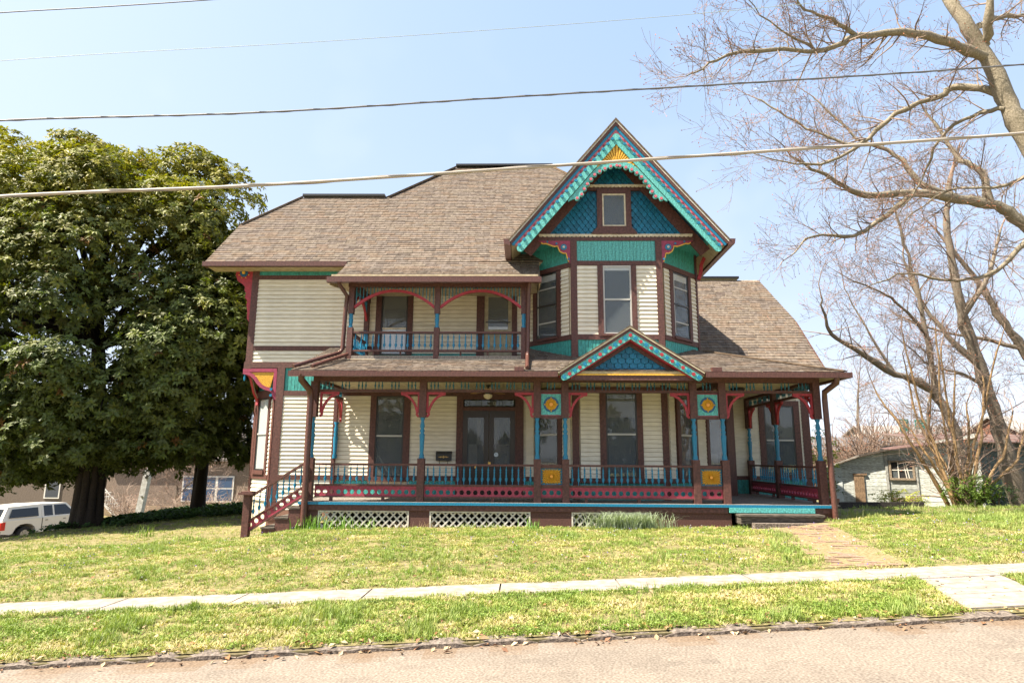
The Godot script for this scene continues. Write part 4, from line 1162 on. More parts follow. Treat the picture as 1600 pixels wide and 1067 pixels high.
func house_porch() -> void:
	var b := B.new(); b.lathe(Vector3.ZERO, BAL, 8); bal_mesh = b.mesh()
	b = B.new(); b.lathe(Vector3.ZERO, TURN, 14); turn_mesh = b.mesh()
	b = B.new(); b.lathe(Vector3.ZERO, [[0, 0.012], [0.05, 0.01], [0.075, 0.02], [0.1, 0.02], [0.125, 0.01], [0.19, 0.012]], 6); spin_mesh = b.mesh()
	# floor: boards run front to back
	b = B.new()
	var x := -4.72
	while x < 6.4:
		b.col = Color.WHITE * rng.randf_range(0.82, 1.0)
		b.box(x, x + 0.094, FLOOR - 0.03 + rng.randf_range(0, 0.002), FLOOR, -17.84 if x > 3.4 else -15.7, -13.44)
		x += 0.1
	stuff(part("floor_boards", b, M.floor, house))
	b = B.new(); b.box(-4.72, 6.36, 0.645, 0.698, -13.46, -13.405); part("floor_edge", b, M.blue, house)
	b = B.new(); b.box(-4.70, 4.18, 0.53, 0.645, -13.50, -13.43); b.box(5.93, 6.34, 0.53, 0.645, -13.5, -13.43); b.box(6.3, 6.34, 0.4, 0.645, -17.8, -13.5)
	part("skirt_board", b, M.brown, house)
	for q in [[-4.66, -4.30], [-2.40, -1.97], [0.12, 0.97], [2.6, 4.25], [5.9, 6.33]]:
		b = B.new(); b.box(q[0], q[1], -0.3, 0.53, -13.62, -13.46); part("pier", b, mat(0.13, 0.055, 0.045, 0.8, T["wear2"], Vector3(3, 6, 3), T["rock_n"], 0.4), house)
	b = B.new(); b.box(-4.6, 6.3, -0.4, 0.6, -15.2, -15.1); part("crawl_dark_sheet", b, M.black, house)  # black sheet: the darkness under the porch is painted on
	for q in [[-4.30, -2.40], [-1.97, 0.12], [0.97, 2.62]]: lattice(q[0], q[1])
	# posts, rails
	for px in [-4.57, -2.20, 0.265, 0.865, 3.605, 4.22, 6.22]: post(house, Vector3(px, 0, -13.6))
	for pz in [-15.85, -17.75]: post(house, Vector3(6.22, 0, pz))
	railing(house, FP, -4.44, -2.28); railing(house, FP, -2.12, 0.19); railing(house, FP, 0.94, 3.53)
	var FS := frame(Vector3(6.22, 0, -13.6), Vector3(0, 0, -1))
	railing(house, FS, 0.08, 2.17, 0.0, true, [3, 4, 7, 11]); railing(house, FS, 2.33, 4.08, 0.0, true, [9, 10])
	var wall_post := B.new(); wall_post.box(-4.75, -4.66, FLOOR, 3.2, W, W + 0.1)
	var wp := part("wall_post", wall_post, M.brown, house)
	part("turned_shaft", turn_mesh, M.blue, wp).position = Vector3(-4.66, 1.59, W + 0.1)
	# header, frieze rails with spindles
	b = B.new(); b.box(-4.6, 6.3, 3.235, 3.39, -13.67, -13.53); b.box(-4.6, -4.46, 3.235, 3.39, W, -13.67); b.box(6.15, 6.3, 3.235, 3.39, -17.84, -13.67)
	part("header_beam", b, M.brown, house)
	var sp := [-4.52, -2.20, 0.265, 0.865, 3.605, 4.22, 6.22]
	for i in 6: spindles(house, FP, sp[i] + 0.075, sp[i + 1] - 0.075)
	spindles(house, FS, 0.08, 2.17); spindles(house, FS, 2.33, 4.08)
	var FLs := frame(Vector3(-4.55, 0, W), Vector3(0, 0, 1))
	spindles(house, FLs, 0.1, 2.0)
	for q in [[-4.445, 1], [-2.275, -1], [-2.125, 1], [0.19, -1], [0.94, 1], [3.53, -1], [4.295, 1], [6.145, -1]]: bracket(house, FP, q[0], q[1])
	for q in [[0.08, 1], [2.17, -1], [2.33, 1], [4.07, -1]]: bracket(house, FS, q[0], q[1])
	bracket(house, FLs, 0.1, 1)
	# sign panels between the paired posts
	for c in [0.565, 3.9125]: panel(c)
	# ceiling
	var ce := PackedVector2Array([Vector2(-4.5, 13.6), Vector2(6.2, 13.6), Vector2(6.2, 17.8), Vector2(5.2, 17.8), Vector2(4.0, 15.68), Vector2(-4.5, 15.68)])
	beadboard(house, "ceiling", M.cream_plain, Transform3D(Basis(Vector3.RIGHT, Vector3.FORWARD, Vector3.DOWN), Vector3(0, 3.31, 0)), ce, 0.1)
	b = B.new(); b.box(0.2, 0.34, 3.16, 3.295, -15.6, -13.7); b.box(4.15, 4.29, 3.16, 3.295, -15.6, -13.7)
	part("ceiling_beam", b, M.brown, house)
	# gutter and soffit
	b = B.new(); b.box(-4.95, 0.68, 3.275, 3.385, -13.06, -12.95); b.box(3.73, 6.72, 3.275, 3.385, -13.06, -12.95); b.box(6.62, 6.72, 3.275, 3.385, -17.8, -13.06)
	part("gutter", b, M.gutter, house)
	b = B.new(); b.box(-4.9, 6.6, 3.36, 3.375, -13.53, -13.06)
	part("soffit", b, M.soffit, house)
	for q in [-0.12, 3.98]:
		b = B.new(); b.box(q - 0.1, q + 0.1, 3.40, 3.49, -13.12, -13.0); part("gutter_guard", b, M.gutter, house)
	# downspouts
	b = B.new(); b.tube([Vector3(-4.68, 3.33, -13.0), Vector3(-4.68, 3.2, -13.03), Vector3(-4.6, 3.02, -13.36), Vector3(-4.585, 2.85, -13.38), Vector3(-4.57, 0.3, -13.38), Vector3(-4.6, 0.2, -13.3)], [0.07, 0.07, 0.07, 0.07, 0.07, 0.07], 6)
	part("downspout", b, M.gutter, house)
	b = B.new(); b.tube([Vector3(6.42, 3.33, -13.0), Vector3(6.42, 3.18, -13.03), Vector3(6.31, 3.02, -13.36), Vector3(6.31, 2.85, -13.38), Vector3(6.33, 0.45, -13.38), Vector3(6.36, 0.36, -13.3)], [0.06, 0.06, 0.06, 0.06, 0.06, 0.06], 6)
	part("downspout", b, M.gutter, house)
	# steps to the brick path
	b = B.new(); b.box(4.2, 5.93, 0.545, 0.642, -13.46, -13.385); part("riser", b, M.turq, house)
	for q in [[4.32, 6.0, 0.49, 0.53, -13.5, -13.12], [4.34, 5.98, 0.345, 0.40, -13.5, -13.16], [4.34, 5.98, 0.405, 0.485, -13.5, -13.15]]:
		b = B.new(); b.box(q[0], q[1], q[2], q[3], q[4], q[5]); part("step", b, M.grey_wood, house)
	b = B.new(); b.box(4.55, 6.05, 0.05, 0.375, -13.5, -12.95); part("bottom_step", b, M.kerb, house)

func lattice(u0: float, u1: float) -> void:
	var b := B.new()
	var y0 := -0.02; var y1 := 0.525
	b.box(u0, u1, y1 - 0.03, y1, -13.475, -13.45); b.box(u0, u0 + 0.03, y0, y1 - 0.03, -13.475, -13.45); b.box(u1 - 0.03, u1, y0, y1 - 0.03, -13.475, -13.45)
	var l := part("lattice_panel", b, M.white, house)
	var box := rect(u0, u1, y0, y1)
	for s in [-1, 1]:
		var c := u0 - 0.6
		while c < u1 + 0.6:
			var st := PackedVector2Array([Vector2(c - 0.023 - s * 0.4, y0 - 0.1), Vector2(c + 0.023 - s * 0.4, y0 - 0.1), Vector2(c + 0.023 + s * 0.4, y0 + 0.7), Vector2(c - 0.023 + s * 0.4, y0 + 0.7)])
			for q in Geometry2D.intersect_polygons(box, st):
				var p := B.new(); p.prism(q, Transform3D.IDENTITY, -13.492 + (0.008 if s > 0 else 0.0), -13.485 + (0.008 if s > 0 else 0.0))
				part("slat", p, M.white, l)
			c += 0.155

func panel(c: float) -> void:
	var h := 0.215
	# sun medallion above
	var b := B.new(); b.box(c - h - 0.015, c + h + 0.015, 2.51, 3.0, -13.62, -13.585)
	var p := part("sign_panel", b, M.pink, house)
	b = B.new(); b.box(c - h, c + h, 2.53, 2.98, -13.585, -13.575); part("turquoise_field", b, M.turq, p)
	var xf := Transform3D(Basis.IDENTITY, Vector3(c, 2.755, -13.575))
	b = B.new(); b.disc(Vector2.ZERO, 0.165, 32, xf, 0.0, 0.008); part("blue_ring", b, M.blue_deep, p)
	b = B.new()
	for k in 20:
		var a := TAU * k / 20
		var long := 0.157 if k % 5 == 0 else 0.125
		b.petal(Vector2.from_angle(a), 0.03, long, 0.0165, xf, 0.008, 0.026)
	part("sun_petals", b, M.yellow, p)
	b = B.new(); b.disc(Vector2.ZERO, 0.122, 24, xf, 0.0, 0.0095); part("sun_ground", b, M.ochre_shade, p)
	b = B.new(); b.disc(Vector2.ZERO, 0.04, 14, xf, 0.008, 0.034); part("sun_centre", b, M.orange, p)
	b = B.new(); b.box(c - h - 0.015, c + h + 0.015, 2.45, 2.51, -13.63, -13.57); part("panel_rail", b, M.brown, p)
	# sunflower below
	b = B.new(); b.box(c - h - 0.01, c + h + 0.01, 1.07, 1.41, -13.62, -13.59)
	var f := part("flower_panel", b, M.blue, house)
	b = B.new()
	var x2 := Transform3D(Basis.IDENTITY, Vector3(c, 1.24, -13.59))
	for k in 26:
		var a := TAU * (k + 0.5) / 26
		var d := Vector2.from_angle(a)
		var l := minf(0.205 / maxf(absf(d.x), 0.001), 0.155 / maxf(absf(d.y), 0.001))
		b.petal(d, 0.03, l, 0.0135, x2, 0.004, 0.03)
	part("petals", b, M.yellow, f)
	b = B.new(); b.box(c - 0.18, c + 0.18, 1.24 - 0.13, 1.24 + 0.13, -13.592, -13.5865); part("petal_shade", b, M.ochre_shade, f)  # darker ground stands for the shade between the petals
	b = B.new(); b.disc(Vector2(0, 0), 0.032, 12, x2, 0.0, 0.03); part("flower_centre", b, M.orange, f)
	for q in [[1.41, 1.486], [1.0, 1.07], [0.785, 0.812]]: board(f, "panel_rail", M.brown, Transform3D.IDENTITY, c - h - 0.01, c + h + 0.01, q[0], q[1], -13.635, -13.565)
	b = B.new(); hole_band(b, c - h - 0.01, c + h + 0.01, 0.812, 1.0, -13.615, -13.58, 0.145); part("pierced_band", b, M.pink, f)

func house_balcony() -> void:
	var FBc := Transform3D(Basis.IDENTITY, Vector3(0, 0, -14.2))
	var b := B.new(); b.box(-4.12, 0.05, 3.82, 3.9, W, -14.14); part("balcony_floor", b, M.floor, house)
	b = B.new(); b.box(-4.12, 0.05, 3.74, 3.82, -14.2, -14.13); part("balcony_skirt", b, M.cream_plain, house)
	# posts: square block, turned middle, square block
	var xs := [-4.04, -2.035, -0.03]
	for x in xs:
		var w := 0.062
		b = B.new(); b.box(x - w, x + w, 3.8, 4.56, -14.262, -14.138)
		var p := part("balcony_post", b, M.brown, house)
		board(p, "upper_block", M.brown, Transform3D.IDENTITY, x - w, x + w, 4.885, 5.6, -14.262, -14.138)
		b = B.new(); b.lathe(Vector3(x, 4.56, -14.2), [[0, 0.055], [0.03, 0.055], [0.045, 0.04], [0.09, 0.042], [0.2, 0.052], [0.24, 0.04], [0.27, 0.054], [0.29, 0.035], [0.31, 0.055], [0.325, 0.055]], 12)
		part("turned_shaft", b, M.blue, p)
	b = B.new(); b.box(-4.1, -3.98, 3.8, 5.7, W + 0.02, W + 0.12)
	var pw := part("wall_post", b, M.brown, house)
	b = B.new(); b.lathe(Vector3(-4.04, 4.3, W + 0.13), [[0, 0.05], [0.04, 0.055], [0.1, 0.04], [0.3, 0.05], [0.4, 0.04], [0.45, 0.055]], 12); part("turned_shaft", b, M.blue, pw)
	b = B.new(); b.box(-4.12, 0.05, 5.525, 5.69, -14.27, -14.13); b.box(-4.11, -3.97, 5.525, 5.69, W, -14.27)
	part("header_beam", b, M.brown, house)
	# top rail of the balcony rail at 4.49, bottom at 4.0
	for i in 2: railing(house, FBc, xs[i] + 0.062, xs[i + 1] - 0.062, 2.98, false)
	var FSd := frame(Vector3(-4.04, 0, W), Vector3(0, 0, 1))
	railing(house, FSd, 0.1, 1.44, 2.98, false)
	for q in [[FBc, xs[0] + 0.062, xs[1] - 0.062], [FBc, xs[1] + 0.062, xs[2] - 0.062], [FSd, 0.1, 1.44]]:
		var xf: Transform3D = q[0]; var u0: float = q[1]; var u1: float = q[2]
		var c := (u0 + u1) * 0.5; var h := (u1 - u0) * 0.5
		var pts := []
		for k in 17:
			var t := lerpf(-1, 1, k / 16.0)
			pts.append(Vector2(c + t * h, 5.04 + 0.40 * (1 - pow(absf(t), 2.1))))
		b = B.new(); b.ribbon(pts, 0.062, xf, -0.025, 0.025)
		var ar := part("arch", b, M.red, house)
		var k := int(round((u1 - u0) / 0.0835))
		for i in k:
			var u := lerpf(u0, u1, (i + 0.5) / k); var t := (u - c) / h
			var y0 := 5.055 + 0.40 * (1 - pow(absf(t), 2.1))
			var s := B.new(); s.box(-0.009, 0.009, y0, 5.53, -0.009, 0.009)
			part("spindle", s, M.blue_dark, ar, xf * Transform3D(Basis.IDENTITY, Vector3(u, 0, 0)))
	# downspouts that run down from the balcony over the porch roof
	b = B.new(); b.tube([Vector3(-4.32, 5.6, -13.8), Vector3(-4.14, 5.3, -14.12), Vector3(-4.16, 5.0, -14.15), Vector3(-4.2, 4.06, -14.2), Vector3(-4.22, 3.95, -14.05), Vector3(-4.9, 3.50, -13.1)], [0.05, 0.05, 0.05, 0.05, 0.05, 0.05], 4)
	part("downspout", b, M.gutter, house)
	b = B.new(); b.tube([Vector3(-4.05, 3.92, -14.1), Vector3(-4.5, 3.50, -13.08)], [0.045, 0.045], 4); part("downspout", b, M.gutter, house)
	b = B.new(); b.tube([Vector3(0.1, 5.6, -13.8), Vector3(0.08, 5.4, -14.05), Vector3(0.06, 4.0, -14.12), Vector3(0.06, 3.85, -14.0), Vector3(0.05, 3.48, -13.1)], [0.05, 0.05, 0.05, 0.05, 0.05], 4); part("downspout", b, M.gutter, house)

func house_stairs() -> void:
	# stairs down the left end of the porch
	var b := B.new()
	for q in [[-4.92, -4.66, 0.585], [-5.19, -4.90, 0.385], [-5.46, -5.17, 0.185]]:
		b = B.new(); b.box(q[0], q[1], q[2] - 0.035, q[2], -14.9, -13.38); part("tread", b, M.grey_wood, house)
	b = B.new()
	b.prism(PackedVector2Array([Vector2(-4.66, 0.54), Vector2(-4.9, 0.545), Vector2(-4.9, 0.345), Vector2(-5.17, 0.345), Vector2(-5.17, 0.145), Vector2(-5.44, 0.145), Vector2(-5.44, -0.1), Vector2(-5.1, 0.0), Vector2(-4.66, 0.26)]), Transform3D.IDENTITY, -13.46, -13.4)
	b.prism(PackedVector2Array([Vector2(-4.66, 0.54), Vector2(-4.9, 0.545), Vector2(-4.9, 0.345), Vector2(-5.17, 0.345), Vector2(-5.17, 0.145), Vector2(-5.44, 0.145), Vector2(-5.44, -0.1), Vector2(-5.1, 0.0), Vector2(-4.66, 0.26)]), Transform3D.IDENTITY, -14.86, -14.8)
	for q in [[-4.91, 0.35, 0.55], [-5.18, 0.15, 0.35], [-5.45, -0.1, 0.15]]: b.box(q[0], q[0] + 0.03, q[1], q[2], -14.8, -13.46)
	part("stringer", b, M.brown, house)
	# newel
	b = B.new(); b.box(-5.88, -5.74, -0.15, 0.83, -13.57, -13.43); b.box(-5.97, -5.66, 0.83, 0.87, -13.64, -13.36); b.box(-5.93, -5.70, 0.87, 0.895, -13.61, -13.39)
	part("newel_post", b, M.brown, house)
	b = B.new(); b.bar(Vector3(-5.76, 0.79, -13.5), Vector3(-4.62, 1.505, -13.5), 0.09, 0.045)
	b.bar(Vector3(-5.76, 0.285, -13.5), Vector3(-4.62, 1.02, -13.5), 0.08, 0.035)
	b.bar(Vector3(-5.76, 0.075, -13.5), Vector3(-4.62, 0.81, -13.5), 0.07, 0.03)
	var r := part("stair_rail", b, M.brown, house)
	for i in 9:
		var x := lerpf(-5.68, -4.72, i / 8.0)
		var o := part("baluster", bal_mesh, M.blue, r); o.position = Vector3(x, lerpf(0.29, 1.02, (x + 5.76) / 1.14) + 0.015, -13.5); o.scale = Vector3(1, 1.18, 1); o.rotation.y = i
	var h := B.new()
	hole_band(h, 0, 1.36, 0.0, 0.19, -0.02, 0.02, 0.15)
	part("pierced_band", h, M.pink, r, Transform3D(Basis(Vector3.BACK, atan(0.735 / 1.14)), Vector3(-5.74, 0.10, -13.5)))

func porch_things() -> void:
	# mailbox on the wall beside the door
	var mb := thing("mailbox", "black metal wall mailbox mounted beside the dark double front door", "mailbox", Vector3(-1.98, 1.55, W + 0.03))
	var b := B.new()
	b.box(-2.17, -1.79, 1.545, 1.72, W + 0.03, W + 0.13)
	b.hexa([Vector3(-2.18, 1.72, W + 0.15), Vector3(-1.78, 1.72, W + 0.15), Vector3(-1.78, 1.72, W + 0.03), Vector3(-2.18, 1.72, W + 0.03), Vector3(-2.17, 1.735, W + 0.13), Vector3(-1.79, 1.735, W + 0.13), Vector3(-1.79, 1.78, W + 0.03), Vector3(-2.17, 1.78, W + 0.03)])
	part("box", b, M.black, mb)
	var e := Transform3D(Basis.IDENTITY, Vector3(-1.98, 1.635, W + 0.13))
	b = B.new()
	b.ribbon([Vector2(0, -0.03), Vector2(-0.012, 0.0), Vector2(0, 0.03), Vector2(0.012, 0.0), Vector2(0, -0.03)], 0.012, e, 0.0, 0.006)
	for s in [-1, 1]:
		b.ribbon([Vector2(s * 0.02, 0), Vector2(s * 0.06, 0.012), Vector2(s * 0.09, -0.004), Vector2(s * 0.12, 0.004)], 0.01, e, 0.0, 0.006)
		b.disc(Vector2(s * 0.07, 0.0), 0.014, 8, e, 0.0, 0.007)
	part("brass_emblem", b, M.brass, mb)
	b = B.new()
	for s in [-0.1, 0.1]: b.tube([Vector3(-1.98 + s, 1.545, W + 0.06), Vector3(-1.98 + s, 1.47, W + 0.07), Vector3(-1.98 + s, 1.455, W + 0.11), Vector3(-1.98 + s, 1.48, W + 0.13)], [0.006, 0.006, 0.006, 0.006], 5)
	part("paper_hook", b, M.black, mb)
	# ceiling fan with a globe
	var c := Vector3(-0.86, 3.29, -14.65)
	var fan := thing("ceiling_fan", "dark ceiling fan with wooden blades and pale globe hanging above the front door", "ceiling fan", c)
	b = B.new(); b.lathe(c + Vector3(0, -0.21, 0), [[0, 0.05], [0.03, 0.085], [0.07, 0.095], [0.11, 0.06], [0.13, 0.02], [0.17, 0.02], [0.18, 0.05], [0.205, 0.055]], 14); part("motor", b, mat(0.03, 0.045, 0.035, 0.4), fan)
	b = B.new(); b.lathe(c + Vector3(0, -0.33, 0), [[0, 0.015], [0.015, 0.055], [0.045, 0.095], [0.085, 0.108], [0.1, 0.1], [0.12, 0.06]], 14); part("globe", b, M.glow, fan)
	for k in 5:
		var a := TAU * k / 5 + 0.25
		var d := Vector3(cos(a), 0, sin(a))
		b = B.new(); b.bar(c + d * 0.14 + Vector3(0, -0.14, 0), c + d * 0.62 + Vector3(0, -0.155, 0), 0.13, 0.012); b.bar(c + d * 0.06 + Vector3(0, -0.125, 0), c + d * 0.2 + Vector3(0, -0.13, 0), 0.04, 0.014)
		part("blade", b, mat(0.36, 0.20, 0.08, 0.5), fan)
	# flush lamp on the right part of the ceiling
	var fl := Vector3(5.05, 3.29, -15.0)
	var lamp := thing("ceiling_lamp", "small dark flush lamp on the porch ceiling at the right end", "lamp", fl)
	b = B.new(); b.lathe(fl + Vector3(0, -0.07, 0), [[0, 0.14], [0.02, 0.17], [0.05, 0.17], [0.055, 0.06], [0.07, 0.06]], 16); part("rim", b, M.black, lamp)
	# clay pot beyond the right end of the porch
	var at := Vector3(6.95, ground_y(6.95, -14.9), -14.9)
	var pot := thing("clay_pot", "terracotta pot with a leafy plant beside the right porch corner", "plant pot", at)
	b = B.new(); b.lathe(at, [[0, 0.12], [0.02, 0.13], [0.26, 0.18], [0.27, 0.2], [0.33, 0.2], [0.33, 0.16], [0.28, 0.15]], 16); part("pot", b, mat(0.27, 0.12, 0.07, 0.85, T["wear2"], Vector3(3, 3, 3)), pot)
	var xs := []; var cs := []
	for i in 70:
		var v := Vector3(rng.randfn() * 0.16, absf(rng.randfn()) * 0.35 + 0.05, rng.randfn() * 0.16)
		xs.append(Transform3D(Basis.from_euler(Vector3(rng.randf_range(-0.8, 0.8), rng.randf() * TAU, rng.randf_range(-0.8, 0.8))) * rng.randf_range(0.5, 0.9), at + Vector3(0, 0.35, 0) + v)); cs.append(Color(0.07, 0.11, 0.03) * rng.randf_range(0.6, 1.4))
	multi("foliage", leaf_cluster(5, 0.13, 0.05), M.leaf, xs, cs, pot)
	# wooden plank lying on the grass at the right
	var pl := thing("plank", "dark weathered plank lying on the grass right of the porch", "plank", Vector3(8.4, ground_y(8.4, -16.2) + 0.05, -16.2))
	b = B.new(); b.bar(Vector3(6.9, ground_y(6.9, -16.1) + 0.12, -16.1), Vector3(9.9, ground_y(9.9, -16.3) + 0.07, -16.3), 0.05, 0.16); part("board", b, mat(0.06, 0.05, 0.045, 0.9, T["strong"], Vector3(0.6, 5, 5)), pl)

# ---------------------------------------------------------------- plants and trees
func leaf_cluster(k: int, l: float, w: float, droop := 0.25, seed_ := 1, rust := 0.0) -> ArrayMesh:
	# a whorl of k folded leaves round a shoot tip
	var r := RandomNumberGenerator.new(); r.seed = seed_
	var b := B.new()
	for i in k:
		var a := TAU * i * 0.382 + r.randf_range(-0.35, 0.35)
		var e := r.randf_range(-0.25, 1.0)
		var d := Vector3(cos(a) * cos(e), sin(e), sin(a) * cos(e))
		var s := Vector3(-sin(a), 0, cos(a)) * w * 0.5
		var n := s.cross(d).normalized()
		if n.y < 0: n = -n
		var len := l * r.randf_range(0.75, 1.1)
		b.col = Color.WHITE * r.randf_range(0.7, 1.2)
		if r.randf() < rust: b.col = Color(2.4, 1.05, 0.6)
		var p0 := d * 0.02; var m := d * len * 0.5 + n * len * 0.05; var t := d * len - Vector3(0, droop * len, 0) * 0.6
		b.tri(p0, m + s + n * w * 0.12, m); b.tri(p0, m, m - s + n * w * 0.12)
		b.tri(m, m + s + n * w * 0.12, t); b.tri(m - s + n * w * 0.12, m, t)
	return b.mesh()

func tuft(k: int, h: float, w: float, spread: float, lean: float, seed_: int) -> ArrayMesh:
	var r := RandomNumberGenerator.new(); r.seed = seed_
	var b := B.new()
	for i in k:
		var a := r.randf() * TAU; var q := Vector3(cos(r.randf() * TAU), 0, sin(r.randf() * TAU)) * spread * r.randf()
		var s := Vector3(-sin(a), 0, cos(a)) * w * 0.5
		var hh := h * r.randf_range(0.5, 1.0)
		var o := Vector3(cos(a), 0, sin(a)) * lean * hh * r.randf_range(0.3, 1.2)
		var m := q + o * 0.35 + Vector3(0, hh * 0.62, 0); var t := q + o + Vector3(0, hh, 0)
		b.col = Color.WHITE * r.randf_range(0.75, 1.2)
		b.quad(q - s, q + s, m + s * 0.8, m - s * 0.8); b.tri(m - s * 0.8, m + s * 0.8, t)
	return b.mesh()

func grow(b: B, p: Vector3, d: Vector3, l: float, r: float, level: int) -> void:
	var pts := [p]; var rad := [r]
	var k := 3 if level > 0 else 2
	for i in k:
		d = (d + Vector3(rng.randfn(), rng.randfn() + 0.12, rng.randfn()) * 0.17).normalized()
		p += d * l / k
		pts.append(p); rad.append(maxf(r * (1.0 - 0.75 * (i + 1.0) / k), twig_min))
	b.tube(pts, rad, 4 if r > 0.012 else 3, false)
	if level <= 0:
		if rng.randf() < 0.6:
			var c := b.col
			b.col = Color(0.36, 0.13, 0.07)
			var e := 0.012
			b.tri(p + Vector3(-e, 0, 0), p + Vector3(e, 0, e), p + d * 0.035); b.tri(p + Vector3(0, e, 0), p + Vector3(0, -e, -e), p + d * 0.035)
			b.col = c
		return
	var m := rng.randi_range(3, 5)
	for i in m:
		var t := rng.randf_range(0.25, 1.0) * k
		var j := mini(int(t), k - 1)
		var at: Vector3 = pts[j].lerp(pts[j + 1], t - j)
		var o := Vector3(rng.randfn(), rng.randfn() + 0.25, rng.randfn())
		var nd := (d * 0.9 + o.normalized() * rng.randf_range(0.6, 1.1)).normalized()
		grow(b, at, nd, l * rng.randf_range(0.45, 0.75), maxf(lerpf(rad[j], rad[j + 1], t - j) * 0.6, twig_min), level - 1)

func smooth(p: Array) -> Array:
	# a Catmull-Rom curve through the points, with a little wander
	var out := []
	for i in p.size() - 1:
		var a: Vector3 = p[maxi(i - 1, 0)]; var b: Vector3 = p[i]; var c: Vector3 = p[i + 1]; var d: Vector3 = p[mini(i + 2, p.size() - 1)]
		for k in 4:
			var v := b.cubic_interpolate(c, a, d, k / 4.0)
			if out.size() > 0: v += Vector3(rng.randfn(), rng.randfn(), rng.randfn()) * 0.018
			out.append(v)
	out.append(p[-1])
	return out

# limbs: [points, radius at the start, radius at the end, twigs per metre, twig length]
func bare_tree(o: Node3D, limbs: Array, bark: Material, level := 2) -> void:
	var tw := B.new()
	for i in limbs.size():
		var q: Array = limbs[i]
		var pts := smooth(q[0]); var rad := []
		for k in pts.size():
			var t := float(k) / (pts.size() - 1)
			rad.append(lerpf(q[1], q[2], pow(t, 0.8)) * (rng.randf_range(0.9, 1.1) + (0.22 if rng.randf() < 0.12 else 0.0)))
		var b := B.new(); b.tube(pts, rad, 10 if q[1] > 0.07 else 7)
		part("trunk" if i == 0 else "limb", b, bark, o)
		var left := 0.0
		for k in pts.size() - 1:
			var a: Vector3 = pts[k]; var e: Vector3 = pts[k + 1]
			left += a.distance_to(e) * q[3] * 4.0 * lerpf(0.5, 1.2, float(k) / pts.size())
			var d := (e - a).normalized()
			while left > 1:
				left -= 1
				tw.col = Color(0.22, 0.16, 0.125) * rng.randf_range(0.7, 1.25)
				var s := Vector3(rng.randfn(), rng.randfn() + 0.3, rng.randfn()).normalized()
				s = (s - d * s.dot(d) * 0.7 + d * 0.55).normalized()
				grow(tw, a.lerp(e, rng.randf()), s, q[4] * rng.randf_range(0.5, 1.2), minf(rad[k] * 0.35, 0.022), level)
		tw.col = Color(0.25, 0.175, 0.13)
		if q[3] > 0: grow(tw, pts[-1], (pts[-1] - pts[-2]).normalized(), q[4], q[2], level)
	stuff(part("twigs", tw, M.twig, o))

